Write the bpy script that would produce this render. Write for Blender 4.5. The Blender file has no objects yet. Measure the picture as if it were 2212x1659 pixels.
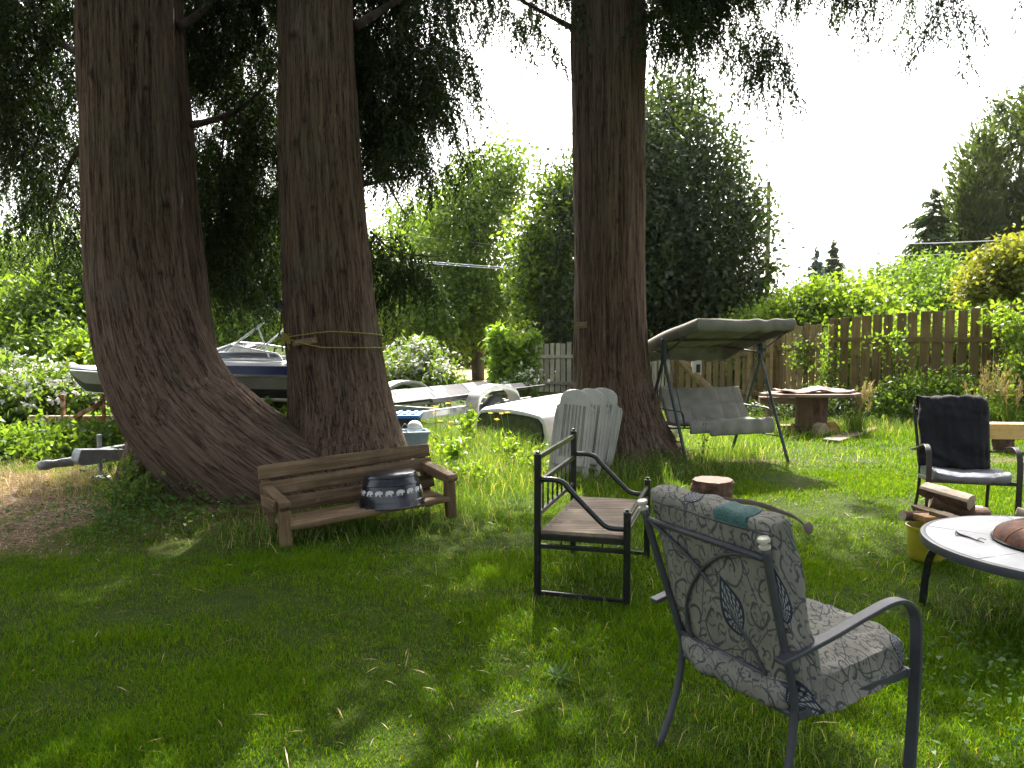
import bpy, math
import numpy as np
from mathutils import Vector, Matrix
R = math.radians
scene = bpy.context.scene
COL = scene.collection
# ------------------------------------------------------------------ camera, sky, sun, exposure
F = 1609.0
PITCH = R(3.54)
CAM_H = 1.55
cam = bpy.data.objects.new('camera', bpy.data.cameras.new('camera'))
COL.objects.link(cam)
cam.location = (0, 0, CAM_H)
cam.rotation_euler = (R(90) - PITCH, 0, 0)
cam.data.sensor_width = 36.0
cam.data.lens = 36.0 * F / 2212.0
cam.data.clip_end = 3000
cam.data.clip_start = 0.05
scene.camera = cam
SUN_EL, SUN_AZ = 49.0, 2.5           # azimuth to the right of straight ahead
sdir = Vector((math.sin(R(SUN_AZ)) * math.cos(R(SUN_EL)), math.cos(R(SUN_AZ)) * math.cos(R(SUN_EL)), math.sin(R(SUN_EL))))
world = bpy.data.worlds.new('World'); scene.world = world; world.use_nodes = True
wn = world.node_tree
bg = wn.nodes['Background']
sky = wn.nodes.new('ShaderNodeTexSky'); sky.sky_type = 'NISHITA'; sky.sun_disc = False
sky.sun_elevation = R(SUN_EL); sky.sun_rotation = R(SUN_AZ)
sky.air_density = 1.0; sky.dust_density = 6.0; sky.ozone_density = 0.6
hs_ = wn.nodes.new('ShaderNodeHueSaturation'); hs_.inputs['Saturation'].default_value = 0.4   # muted sky colour, whiter and less blue
wn.links.new(sky.outputs[0], hs_.inputs['Color']); wn.links.new(hs_.outputs[0], bg.inputs[0])
bg.inputs[1].default_value = 0.15
sun = bpy.data.objects.new('sun', bpy.data.lights.new('sun', 'SUN'))
COL.objects.link(sun)
sun.data.energy = 5.0; sun.data.angle = R(0.53); sun.data.color = (1.0, 0.95, 0.86)
sun.rotation_euler = sdir.to_track_quat('Z', 'Y').to_euler()
scene.view_settings.view_transform = 'Standard'
scene.view_settings.look = 'None'
scene.view_settings.exposure = 1.92
scene.view_settings.gamma = 1.0
scene.render.engine = 'CYCLES'
scene.cycles.max_bounces = 7
scene.cycles.diffuse_bounces = 4
scene.cycles.transmission_bounces = 5
scene.cycles.sample_clamp_indirect = 6.0
scene.cycles.use_denoising = True
# ------------------------------------------------------------------ geometry helpers
cP, sP = math.cos(PITCH), math.sin(PITCH)
def ray(px, py):
    u = (px - 1106) / F; v = (829.5 - py) / F
    return (u, cP + v * sP, -sP + v * cP)
def at(px, py, Y):
    d = ray(px, py); t = Y / d[1]
    return Vector((d[0] * t, Y, CAM_H + d[2] * t))
def gp(px, py, z=0.0):
    d = ray(px, py); t = (CAM_H - z) / -d[2]
    return Vector((d[0] * t, d[1] * t, z))
def nrm(a):
    a = np.asarray(a, float); return a / (np.linalg.norm(a, axis=-1, keepdims=True) + 1e-12)
def _hash(i, j, k, s):
    h = (i * 374761393 + j * 668265263 + k * 2147483647 + s * 974634721) & 0xFFFFFFFF
    h = ((h ^ (h >> 13)) * 1274126177) & 0xFFFFFFFF
    h = ((h ^ (h >> 16)) * 2246822519) & 0xFFFFFFFF
    return ((h ^ (h >> 15)) & 0xFFFFFF) / float(0xFFFFFF)
def vnoise(P, s=0):
    P = np.asarray(P, float); i = np.floor(P).astype(np.int64); f = P - i; f = f * f * (3 - 2 * f)
    o = 0
    for a in (0, 1):
        for b in (0, 1):
            for c in (0, 1):
                w = (f[..., 0] if a else 1 - f[..., 0]) * (f[..., 1] if b else 1 - f[..., 1]) * (f[..., 2] if c else 1 - f[..., 2])
                o = o + w * _hash(i[..., 0] + a, i[..., 1] + b, i[..., 2] + c, s)
    return o * 2 - 1
def fbm(P, s=0, n=3):
    P = np.asarray(P, float); o = 0; a = 1.0
    for k in range(n):
        o = o + a * vnoise(P * 2 ** k, s + k * 17); a *= 0.5
    return o
def spline(pts, n):
    """Catmull-Rom resample of points with any number of columns"""
    P = np.asarray([list(p) for p in pts], float)
    P = np.vstack([2 * P[0] - P[1], P, 2 * P[-1] - P[-2]])
    m = len(P) - 3; out = []
    for t in np.linspace(0, m - 1e-9, n):
        k = int(t); f = t - k; a, b, c, d = P[k:k + 4]
        out.append(0.5 * ((2 * b) + (c - a) * f + (2 * a - 5 * b + 4 * c - d) * f * f + (3 * b - a - 3 * c + d) * f ** 3))
    return np.array(out)
WM = {}
def wmat(o): return WM.get(o.name, Matrix.Identity(4)) if o else Matrix.Identity(4)
def setprops(o, label=None, cat=None, group=None, kind=None):
    if label: o['label'] = label
    if cat: o['category'] = cat
    if group: o['group'] = group
    if kind: o['kind'] = kind
    return o
def thing(name, label, cat, loc=(0, 0, 0), rotz=0.0, group=None):
    o = bpy.data.objects.new(name, None); COL.objects.link(o)
    o.empty_display_size = 0.1
    o.location = loc; o.rotation_euler = (0, 0, rotz)
    WM[o.name] = Matrix.Translation(Vector(loc)) @ Matrix.Rotation(rotz, 4, 'Z')
    return setprops(o, label, cat, group)
def copy_tree(o, parent=None):
    c = o.copy(); COL.objects.link(c)
    if parent: c.parent = parent
    for ch in list(o.children): copy_tree(ch, c)
    return c
def link_mesh(name, me, mat, parent=None, local=False):
    o = bpy.data.objects.new(name, me); COL.objects.link(o)
    for m in (mat if isinstance(mat, (list, tuple)) else [mat]): me.materials.append(m)
    if parent:
        o.parent = parent
        WM[o.name] = wmat(parent)
        if not local: me.transform(wmat(parent).inverted())
    return o
class MB:
    def __init__(s): s.V = []; s.Fc = []; s.n = 0; s.X = None
    def add(s, V, Fs):
        V = np.asarray(V, float).reshape(-1, 3)
        s.V.append(V); n = s.n
        s.Fc.extend([tuple(i + n for i in f) for f in Fs]); s.n += len(V); return s
    def box(s, c, size, rot=None):
        h = np.array(size) / 2
        V = np.array([[x, y, z] for x in (-1, 1) for y in (-1, 1) for z in (-1, 1)]) * h
        if rot is not None: V = V @ np.array(rot.to_3x3()).T
        return s.add(V + np.array(c), [(0, 1, 3, 2), (4, 6, 7, 5), (0, 4, 5, 1), (2, 3, 7, 6), (0, 2, 6, 4), (1, 5, 7, 3)])
    def beam(s, a, b, w, h, up=(0, 0, 1), w2=None, h2=None):
        a = np.array(a, float); b = np.array(b, float); d = nrm(b - a)
        up = np.array(up, float)
        if abs(d @ nrm(up)) > 0.98: up = np.array((0, 1, 0.0))
        sd = nrm(np.cross(d, up)); u = np.cross(sd, d); V = []
        for p, ww, hh in ((a, w, h), (b, w2 or w, h2 or h)):
            for i, j in ((-1, -1), (1, -1), (1, 1), (-1, 1)): V.append(p + sd * i * ww / 2 + u * j * hh / 2)
        return s.add(V, [(3, 2, 1, 0), (4, 5, 6, 7), (0, 1, 5, 4), (1, 2, 6, 5), (2, 3, 7, 6), (3, 0, 4, 7)])
    def plank(s, a, b, w, h, up=(0, 0, 1), seed=0, rough=0.004, n=26):
        """weathered board: rounded section with uneven edges and checks"""
        a = np.array(a, float); b = np.array(b, float); d = nrm(b - a); up = np.array(up, float); sd = nrm(np.cross(d, up)); u = np.cross(sd, d)
        c = min(w, h) * 0.16; sec = np.array([(-w / 2 + c, -h / 2), (0, -h / 2), (w / 2 - c, -h / 2), (w / 2, -h / 2 + c), (w / 2, 0), (w / 2, h / 2 - c), (w / 2 - c, h / 2), (0, h / 2), (-w / 2 + c, h / 2), (-w / 2, h / 2 - c), (-w / 2, 0), (-w / 2, -h / 2 + c)])
        L = np.linalg.norm(b - a); rs = []
        for k in range(n):
            f = k / (n - 1); P = a + (b - a) * f + sec[:, :1] * sd + sec[:, 1:] * u
            q = np.stack([np.full(12, f * L * 5), sec[:, 0] * 30, sec[:, 1] * 30], 1); e = 1 - 0.10 * (max(0, 1 - min(f, 1 - f) * L / 0.012))
            P = (P - (a + (b - a) * f)) * e + a + (b - a) * f
            P = P + rough * (fbm(q, seed, 2)[:, None] * sd + fbm(q, seed + 7, 2)[:, None] * u) + 0.004 * math.sin(f * 3 + seed) * u; rs.append(P)
        return s.rings(rs, True, True)
    def tube(s, pts, r, n=8, cap=True, flat=None, sub=0):
        P = np.asarray([list(p) for p in pts], float)
        if sub: P = spline(P, sub)
        m = len(P); r = np.full(m, r) if np.isscalar(r) else np.interp(np.linspace(0, 1, m), np.linspace(0, 1, len(r)), r)
        T = nrm(np.gradient(P, axis=0))
        ref = np.array((0, 0, 1.0)) if abs(T[0][2]) < 0.9 else np.array((1.0, 0, 0))
        u = nrm(np.cross(T[0], ref)); V = []; a = np.arange(n) * 2 * math.pi / n
        for k in range(m):
            u = nrm(u - T[k] * (u @ T[k])); w = np.cross(T[k], u)
            V.append(P[k] + r[k] * (np.cos(a)[:, None] * u + np.sin(a)[:, None] * w))
        Fs = [(k * n + i, k * n + (i + 1) % n, (k + 1) * n + (i + 1) % n, (k + 1) * n + i) for k in range(m - 1) for i in range(n)]
        if cap: Fs += [tuple(range(n - 1, -1, -1)), tuple((m - 1) * n + i for i in range(n))]
        return s.add(np.vstack(V), Fs)
    def ribbon(s, pts, wdir, w, t):
        """flat bar swept along pts; wdir = width direction"""
        P = np.asarray([list(p) for p in pts], float); wd = nrm(wdir); T = nrm(np.gradient(P, axis=0))
        N = nrm(np.cross(T, wd)); V = []; m = len(P)
        for k in range(m):
            for i, j in ((-1, -1), (1, -1), (1, 1), (-1, 1)): V.append(P[k] + wd * i * w / 2 + N[k] * j * t / 2)
        Fs = [(k * 4 + i, k * 4 + (i + 1) % 4, (k + 1) * 4 + (i + 1) % 4, (k + 1) * 4 + i) for k in range(m - 1) for i in range(4)]
        return s.add(V, Fs + [(3, 2, 1, 0), tuple((m - 1) * 4 + i for i in range(4))])
    def rings(s, rings, closed=True, cap=True):
        n = len(rings[0]); m = len(rings)
        Fs = [(k * n + i, k * n + (i + 1) % n, (k + 1) * n + (i + 1) % n, (k + 1) * n + i) for k in range(m - 1) for i in range(n if closed else n - 1)]
        if cap: Fs += [tuple(range(n - 1, -1, -1)), tuple((m - 1) * n + i for i in range(n))]
        return s.add(np.vstack([np.asarray(r, float) for r in rings]), Fs)
    def lathe(s, prof, c=(0, 0, 0), n=24, M=None, cap=True):
        a = np.arange(n) * 2 * math.pi / n; rs = []
        for r, z in prof:
            V = np.stack([r * np.cos(a), r * np.sin(a), np.full(n, z)], 1)
            if M is not None: V = V @ np.array(M.to_3x3()).T
            rs.append(V + np.array(c))
        return s.rings(rs, True, cap)
    def grid(s, G):
        G = np.asarray(G, float); m, n = G.shape[:2]
        return s.add(G.reshape(-1, 3), [(k * n + i, k * n + i + 1, (k + 1) * n + i + 1, (k + 1) * n + i) for k in range(m - 1) for i in range(n - 1)])
    def prism(s, poly, o, ux, uy, h):
        """polygon (2D) in plane o + x*ux + y*uy, extruded h along the normal"""
        o = np.array(o, float); ux = nrm(ux); uy = nrm(uy); nn = np.cross(ux, uy)
        A = np.array([o + p[0] * ux + p[1] * uy for p in poly]); n = len(poly)
        return s.add(np.vstack([A, A + nn * h]), [tuple(range(n - 1, -1, -1)), tuple(range(n, 2 * n))] + [(i, (i + 1) % n, (i + 1) % n + n, i + n) for i in range(n)])
    def build(s, name, mat, parent=None, smooth=40, bevel=0.0, local=False, solid=0.0):
        me = bpy.data.meshes.new(name)
        me.from_pydata(np.vstack(s.V).tolist(), [], s.Fc); me.update()
        if smooth:
            me.shade_smooth()
            if smooth < 180: me.set_sharp_from_angle(angle=R(smooth))
        o = link_mesh(name, me, mat, parent, local)
        if solid:
            md = o.modifiers.new('thick', 'SOLIDIFY'); md.thickness = solid; md.offset = 0
        if bevel:
            md = o.modifiers.new('bevel', 'BEVEL'); md.width = bevel; md.segments = 2; md.limit_method = 'ANGLE'; md.angle_limit = R(50)
        return o
def poly_soup(name, V, sizes, mat, parent=None, local=False):
    """many separate polygons in one mesh; V (n,3) in order, sizes = corner counts"""
    V = np.ascontiguousarray(V, dtype=np.float32); n = len(V); sizes = np.asarray(sizes, np.int32)
    me = bpy.data.meshes.new(name)
    me.vertices.add(n); me.vertices.foreach_set('co', V.ravel())
    me.loops.add(n); me.loops.foreach_set('vertex_index', np.arange(n, dtype=np.int32))
    me.polygons.add(len(sizes)); me.polygons.foreach_set('loop_start', np.concatenate([[0], np.cumsum(sizes)[:-1]]).astype(np.int32))
    me.update(calc_edges=True)
    return link_mesh(name, me, mat, parent, local)
def quads(name, Q, mat, parent=None, local=False):
    Q = np.asarray(Q).reshape(-1, 4, 3)
    return poly_soup(name, Q.reshape(-1, 3), np.full(len(Q), 4), mat, parent, local)
def leaf_quads(P, A, N, L, W, rng, jitter=0.25):
    """rhombic leaves: centre P, axis A, normal N"""
    n = len(P); A = nrm(A); B = nrm(np.cross(N, A)); NN = np.cross(A, B)
    L = L * (1 + jitter * rng.standard_normal(n)).clip(0.4, 1.8)[:, None]; W = W * (1 + jitter * rng.standard_normal(n)).clip(0.4, 1.8)[:, None]
    Q = np.stack([P - A * L / 2, P + B * W / 2 - A * L * 0.08 + NN * W * 0.12, P + A * L / 2 - NN * L * 0.1, P - B * W / 2 - A * L * 0.08 + NN * W * 0.12], 1)
    return Q
def rdir(n, rng): return nrm(rng.standard_normal((n, 3)))
def broad_leaves(P, L, W, rng, up=0.6):
    n = len(P); N = nrm(rdir(n, rng) + np.array((0, 0, up))); A = nrm(np.cross(N, rdir(n, rng)) + np.array((0, 0, -0.25)))
    return leaf_quads(P, A, N, L, W, rng)
def blade_mesh(name, B, mat, parent=None):
    """grass blades: 5 corners each, a quad and a tip triangle sharing an edge"""
    B = np.ascontiguousarray(B, dtype=np.float32); n = len(B); me = bpy.data.meshes.new(name)
    me.vertices.add(5 * n); me.vertices.foreach_set('co', B.ravel())
    idx = (np.arange(n)[:, None] * 5 + np.array([0, 1, 2, 4, 4, 2, 3])).astype(np.int32).ravel()
    me.loops.add(7 * n); me.loops.foreach_set('vertex_index', idx)
    me.polygons.add(2 * n); me.polygons.foreach_set('loop_start', (np.arange(n)[:, None] * 7 + np.array([0, 4])).astype(np.int32).ravel())
    me.update(calc_edges=True)
    return link_mesh(name, me, mat, parent)
# ------------------------------------------------------------------ material helpers
class NT:
    def __init__(s, name):
        s.m = bpy.data.materials.new(name); s.m.use_nodes = True; s.t = s.m.node_tree
        s.b = s.t.nodes['Principled BSDF']; s.out = s.t.nodes['Material Output']
    def node(s, ty, **kw):
        n = s.t.nodes.new(ty)
        for k, v in kw.items(): setattr(n, k, v)
        return n
    def put(s, v, sock):
        if isinstance(v, bpy.types.NodeSocket): s.t.links.new(v, sock)
        else:
            try: sock.default_value = v
            except Exception: sock.default_value = (*v, 1.0)
    def math(s, op, a, b=0.0, c=None, clamp=False):
        n = s.node('ShaderNodeMath', operation=op, use_clamp=clamp)
        s.put(a, n.inputs[0]); s.put(b, n.inputs[1])
        if c is not None: s.put(c, n.inputs[2])
        return n.outputs[0]
    def vmath(s, op, a, b=(0, 0, 0)):
        n = s.node('ShaderNodeVectorMath', operation=op); s.put(a, n.inputs[0]); s.put(b, n.inputs[1])
        return n.outputs['Value'] if op in ('DOT_PRODUCT', 'LENGTH', 'DISTANCE') else n.outputs[0]
    def vscale(s, a, k):
        n = s.node('ShaderNodeVectorMath', operation='SCALE'); s.put(a, n.inputs[0]); n.inputs['Scale'].default_value = k; return n.outputs[0]
    def obj(s): return s.node('ShaderNodeTexCoord').outputs['Object']
    def pos(s): return s.node('ShaderNodeNewGeometry').outputs['Position']
    def rnd(s): return s.node('ShaderNodeNewGeometry').outputs['Random Per Island']
    def attr(s, name, out='Vector'):
        n = s.node('ShaderNodeAttribute', attribute_name=name); return n.outputs[out]
    def scale(s, v, k):
        n = s.node('ShaderNodeMapping'); s.put(v, n.inputs[0]); n.inputs['Scale'].default_value = k if hasattr(k, '__len__') else (k, k, k); return n.outputs[0]
    def noise(s, v, scale=1.0, detail=3.0, rough=0.55, dist=0.0):
        n = s.node('ShaderNodeTexNoise'); s.put(v, n.inputs['Vector']); n.inputs['Scale'].default_value = scale
        n.inputs['Detail'].default_value = detail; n.inputs['Roughness'].default_value = rough; n.inputs['Distortion'].default_value = dist
        return n.outputs[0]
    def voro(s, v, scale=1.0, feature='F1', dim='3D', out='Distance', rnd=1.0):
        n = s.node('ShaderNodeTexVoronoi', feature=feature, voronoi_dimensions=dim); s.put(v, n.inputs['Vector']); n.inputs['Scale'].default_value = scale
        n.inputs['Randomness'].default_value = rnd
        return n.outputs[out]
    def ramp(s, f, stops, interp='LINEAR'):
        n = s.node('ShaderNodeValToRGB'); n.color_ramp.interpolation = interp
        e = n.color_ramp.elements
        while len(e) < len(stops): e.new(0.5)
        for k, (p, c) in enumerate(stops):
            e[k].position = p; e[k].color = (c, c, c, 1) if not hasattr(c, '__len__') else (*c, 1)
        s.put(f, n.inputs[0]); return n.outputs[0]
    def mix(s, f, a, b, mode='MIX'):
        n = s.node('ShaderNodeMix', data_type='RGBA', blend_type=mode)
        s.put(f, n.inputs[0]); s.put(a, n.inputs[6]); s.put(b, n.inputs[7]); return n.outputs[2]
    def rng(s, f, a, b, c=0.0, d=1.0):
        n = s.node('ShaderNodeMapRange'); s.put(f, n.inputs[0])
        for k, v in enumerate((a, b, c, d)): s.put(v, n.inputs[k + 1])
        return n.outputs[0]
    def bump(s, h, dist=0.01, strength=1.0):
        n = s.node('ShaderNodeBump'); n.inputs['Strength'].default_value = strength; n.inputs['Distance'].default_value = dist
        s.put(h, n.inputs['Height']); s.put(n.outputs[0], s.b.inputs['Normal']); return n.outputs[0]
    def fin(s, col=None, rough=None, metal=None, spec=None):
        if col is not None: s.put(col, s.b.inputs['Base Color'])
        if rough is not None: s.put(rough, s.b.inputs['Roughness'])
        if metal is not None: s.put(metal, s.b.inputs['Metallic'])
        if spec is not None: s.put(spec, s.b.inputs['Specular IOR Level'])
        return s.m
def mottled(name, stops, scale=6, rough=0.6, bump=0.0, bscale=None, metal=0.0, stretch=(1, 1, 1), detail=5, spec=0.4, coords='obj', dirt=None):
    n = NT(name); v = n.scale(n.obj() if coords == 'obj' else n.pos(), stretch)
    f = n.noise(v, scale, detail, 0.6)
    col = n.ramp(f, stops)
    if dirt:
        g = n.ramp(n.noise(n.pos(), dirt[1], 6, 0.7), [(dirt[2], 0.0), (dirt[2] + 0.15, 1.0)])
        col = n.mix(g, col, dirt[0])
    if bump: n.bump(n.noise(v, bscale or scale * 3, 4, 0.6), bump)
    return n.fin(col, rough, metal, spec)
def wood(name, c0, c1, axis='x', grain=28, rough=0.75, bump=0.004, lichen=None):
    k = {'x': (1.2, grain, grain), 'y': (grain, 1.2, grain), 'z': (grain, grain, 1.2)}[axis]
    n = NT(name); v = n.scale(n.obj(), k)
    f = n.noise(v, 1.0, 5, 0.65, 0.4); g = n.noise(n.obj(), 3.0, 3, 0.5)
    f2 = n.math('ADD', n.math('MULTIPLY', f, 0.8), n.math('MULTIPLY', g, 0.35))
    col = n.ramp(f2, [(0.3, [c * 0.35 for c in c0]), (0.45, c0), (0.72, c1)])
    oi = n.node('ShaderNodeObjectInfo'); vr = n.math('FRACT', n.math('ADD', n.math('MULTIPLY', oi.outputs['Random'], 3.7), n.math('MULTIPLY', n.rnd(), 5.3)))
    k_ = n.rng(vr, 0, 1, 0.7, 1.22); col = n.vscale(col, 1.0); n.put(k_, [x for x in n.t.nodes if x.type == 'VECT_MATH'][-1].inputs['Scale'])
    st = n.ramp(n.noise(n.pos(), 2.3, 5, 0.7), [(0.5, 0.0), (0.72, 0.5)]); col = n.mix(st, col, [c * 0.45 for c in c0])
    if lichen: col = n.mix(n.ramp(n.noise(n.pos(), 22, 5, 0.75), [(0.6, 0.0), (0.72, 0.6)]), col, lichen)
    n.bump(f, bump)
    return n.fin(col, rough, 0.0, 0.25)
def leafmat(name, dark, light, trans=None, k=0.5, clump=0.6, gloss=0.25, extra=None):
    """leaf: per-leaf colour variation, diffuse + translucent"""
    n = NT(name)
    f = n.math('ADD', n.math('MULTIPLY', n.rnd(), 0.65), n.math('MULTIPLY', n.noise(n.pos(), clump, 2, 0.5), 0.5))
    stops = [(0.15, dark), (0.9, light)]
    col = n.ramp(f, stops)
    if extra: col = n.mix(n.ramp(n.rnd(), [(extra[1], 0.0), (extra[1] + 0.01, 1.0)]), col, extra[0])
    n.put(col, n.b.inputs['Base Color']); n.b.inputs['Roughness'].default_value = 0.5; n.b.inputs['Specular IOR Level'].default_value = gloss
    tr = n.node('ShaderNodeBsdfTranslucent')
    tcol = n.mix(1.0, col, trans or (1.5, 1.35, 0.55), 'MULTIPLY'); n.put(tcol, tr.inputs[0])
    ms = n.node('ShaderNodeMixShader'); ms.inputs[0].default_value = k
    n.t.links.new(n.b.outputs[0], ms.inputs[1]); n.t.links.new(tr.outputs[0], ms.inputs[2]); n.t.links.new(ms.outputs[0], n.out.inputs[0])
    return n.m
# metals, paints, plastics
M_black = mottled('black_enamel', [(0.3, (0.006, 0.006, 0.007)), (0.75, (0.02, 0.02, 0.022))], 9, 0.28, 0.0006, 60, spec=0.5, dirt=((0.09, 0.075, 0.06), 14, 0.62))
M_gun = mottled('dark_grey_powdercoat', [(0.3, (0.04, 0.042, 0.05)), (0.75, (0.065, 0.067, 0.08))], 12, 0.42, 0.0005, 220, spec=0.45)
M_brownmetal = mottled('dark_bronze_metal', [(0.3, (0.018, 0.015, 0.013)), (0.8, (0.05, 0.042, 0.035))], 12, 0.45, 0.0005, 150)
M_greenmetal = mottled('chalky_green_grey_metal', [(0.3, (0.03, 0.04, 0.036)), (0.8, (0.07, 0.085, 0.075))], 14, 0.5, 0.0006, 90, dirt=((0.11, 0.075, 0.05), 20, 0.64))
M_cap = mottled('ivory_plastic', [(0.3, (0.4, 0.38, 0.31)), (0.7, (0.55, 0.52, 0.44))], 30, 0.4)
M_resin = mottled('weathered_white_resin', [(0.3, (0.33, 0.325, 0.29)), (0.7, (0.46, 0.45, 0.405))], 4, 0.55, 0.0008, 40, dirt=((0.17, 0.18, 0.13), 60, 0.57))
M_white = mottled('white_paint', [(0.3, (0.68, 0.68, 0.66)), (0.7, (0.82, 0.82, 0.8))], 3, 0.3, dirt=((0.35, 0.34, 0.3), 5, 0.62))
M_gel = mottled('white_gelcoat', [(0.3, (0.7, 0.71, 0.72)), (0.7, (0.82, 0.82, 0.82))], 2, 0.18, dirt=((0.4, 0.4, 0.36), 3, 0.66))
M_navy = mottled('navy_paint', [(0.3, (0.012, 0.018, 0.075)), (0.7, (0.02, 0.03, 0.12))], 5, 0.25)
M_stripe = mottled('black_paint', [(0.3, (0.006, 0.006, 0.008)), (0.7, (0.02, 0.02, 0.022))], 5, 0.35)
M_galv = mottled('galvanised_steel', [(0.3, (0.2, 0.21, 0.21)), (0.7, (0.34, 0.35, 0.35))], 14, 0.45, metal=0.5, dirt=((0.2, 0.12, 0.07), 12, 0.64))
M_alu = mottled('brushed_aluminium', [(0.3, (0.55, 0.56, 0.57)), (0.7, (0.75, 0.75, 0.76))], 14, 0.3, metal=0.8)
M_rust = mottled('rusty_flaking_paint', [(0.38, (0.10, 0.035, 0.012)), (0.5, (0.24, 0.10, 0.035)), (0.62, (0.42, 0.36, 0.26))], 9, 0.8, 0.002, 30)
M_rubber = mottled('rubber', [(0.3, (0.012, 0.012, 0.012)), (0.8, (0.03, 0.03, 0.03))], 10, 0.8)
M_blue = mottled('blue_plastic', [(0.3, (0.03, 0.16, 0.55)), (0.7, (0.05, 0.22, 0.66))], 5, 0.4)
M_darkblue = mottled('dark_bin_plastic', [(0.3, (0.012, 0.016, 0.03)), (0.7, (0.03, 0.035, 0.055))], 6, 0.45)
M_greyblue = mottled('faded_grey_blue_plastic', [(0.3, (0.17, 0.25, 0.31)), (0.7, (0.27, 0.36, 0.42))], 6, 0.5, dirt=((0.12, 0.13, 0.1), 18, 0.62))
M_yellow = mottled('yellow_plastic', [(0.3, (0.32, 0.28, 0.02)), (0.7, (0.45, 0.4, 0.03))], 6, 0.4)
M_rope = mottled('yellow_poly_rope', [(0.35, (0.15, 0.12, 0.02)), (0.65, (0.3, 0.24, 0.05))], 60, 0.7, 0.002, 200)
M_oldwood_x = wood('weathered_cedar_x', (0.095, 0.06, 0.03), (0.225, 0.155, 0.088), 'x', lichen=(0.2, 0.185, 0.14))
M_oldwood_y = wood('weathered_cedar_y', (0.095, 0.06, 0.03), (0.205, 0.138, 0.075), 'y')
M_oldwood_z = wood('weathered_cedar_z', (0.095, 0.06, 0.03), (0.205, 0.138, 0.075), 'z')
M_deck = wood('grey_plywood', (0.095, 0.066, 0.043), (0.3, 0.235, 0.17), 'x', 24)
M_fence = wood('brown_fence_wood', (0.125, 0.088, 0.034), (0.235, 0.175, 0.082), 'z', 18)
M_fencegrey = wood('grey_fence_wood', (0.24, 0.22, 0.16), (0.38, 0.35, 0.27), 'z', 18, lichen=(0.2, 0.21, 0.14))
M_lumber = wood('fresh_lumber', (0.5, 0.3, 0.11), (0.62, 0.43, 0.2), 'x', 10, 0.6)
M_table = wood('old_table_wood', (0.11, 0.068, 0.05), (0.23, 0.165, 0.135), 'x', 14)
M_logbark = mottled('log_bark', [(0.35, (0.055, 0.028, 0.02)), (0.65, (0.16, 0.09, 0.065))], 12, 0.9, 0.012, 30, stretch=(1, 1, 0.35))
M_splitwood = wood('split_firewood', (0.36, 0.27, 0.18), (0.58, 0.48, 0.36), 'x', 20)
M_orangewood = wood('orange_split_firewood', (0.3, 0.15, 0.05), (0.5, 0.3, 0.12), 'x', 20)
M_endgrain = mottled('cut_wood_end', [(0.3, (0.075, 0.042, 0.03)), (0.7, (0.17, 0.105, 0.075))], 25, 0.85, 0.003)
M_tile = mottled('white_table_tile', [(0.35, (0.41, 0.41, 0.42)), (0.65, (0.52, 0.52, 0.52))], 5, 0.33, 0.0004, 60, dirt=((0.42, 0.38, 0.34), 26, 0.68))
M_swing = mottled('olive_grey_canvas', [(0.3, (0.13, 0.125, 0.10)), (0.7, (0.21, 0.2, 0.165))], 4, 0.9, 0.0015, 160, dirt=((0.06, 0.06, 0.045), 4, 0.58))
M_swingseat = mottled('grey_sling_cushion', [(0.3, (0.16, 0.155, 0.13)), (0.7, (0.25, 0.24, 0.2))], 5, 0.9, 0.0015, 120, dirt=((0.09, 0.09, 0.07), 5, 0.6))
M_towel = mottled('navy_black_cloth', [(0.3, (0.004, 0.004, 0.006)), (0.7, (0.012, 0.012, 0.016))], 6, 0.85, 0.001, 200)
M_greyvinyl = mottled('grey_seat_vinyl', [(0.3, (0.11, 0.12, 0.14)), (0.7, (0.18, 0.19, 0.21))], 5, 0.42, 0.001, 30)
M_browncush = mottled('brown_old_cushion', [(0.3, (0.10, 0.08, 0.065)), (0.7, (0.2, 0.165, 0.135))], 8, 0.9, 0.001, 80)
M_teal = NT('teal_mesh_fabric'); _v = M_teal.scale(M_teal.obj(), (330, 330, 330)); _w = M_teal.noise(_v, 1.0, 0)
M_teal.bump(_w, 0.001); M_teal = M_teal.fin(M_teal.ramp(_w, [(0.35, (0.015, 0.055, 0.055)), (0.65, (0.05, 0.13, 0.12))]), 0.8)
M_enamel = mottled('black_tub_enamel', [(0.3, (0.005, 0.006, 0.011)), (0.7, (0.013, 0.015, 0.024))], 4, 0.22, spec=0.6)
M_motif = mottled('white_sponge_paint', [(0.4, (0.3, 0.3, 0.3)), (0.6, (0.75, 0.75, 0.73))], 160, 0.6)
M_knotbolt = mottled('steel_bolt', [(0.3, (0.3, 0.3, 0.3)), (0.7, (0.5, 0.5, 0.5))], 9, 0.35, metal=0.7)
M_tarp = mottled('blue_tarp', [(0.3, (0.02, 0.07, 0.4)), (0.7, (0.05, 0.13, 0.55))], 8, 0.4)
_g = NT('window_glass'); _g.b.inputs['Transmission Weight'].default_value = 0.85; M_glass = _g.fin((0.85, 0.9, 0.9), 0.03)
_g = NT('dusty_tinted_glass'); M_tint = _g.fin(_g.ramp(_g.noise(_g.pos(), 5, 5, 0.7), [(0.4, (0.03, 0.035, 0.03)), (0.7, (0.1, 0.11, 0.09))]), 0.12, 0, 0.6)
# rusty fire-screen mesh: woven wire as a surface pattern
_n = NT('rusty_wire_mesh'); M_mesh = _n.fin(_n.ramp(_n.noise(_n.pos(), 14, 5, 0.7), [(0.35, (0.045, 0.016, 0.009)), (0.65, (0.22, 0.085, 0.04))]), 0.75, 0.2)
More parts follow.
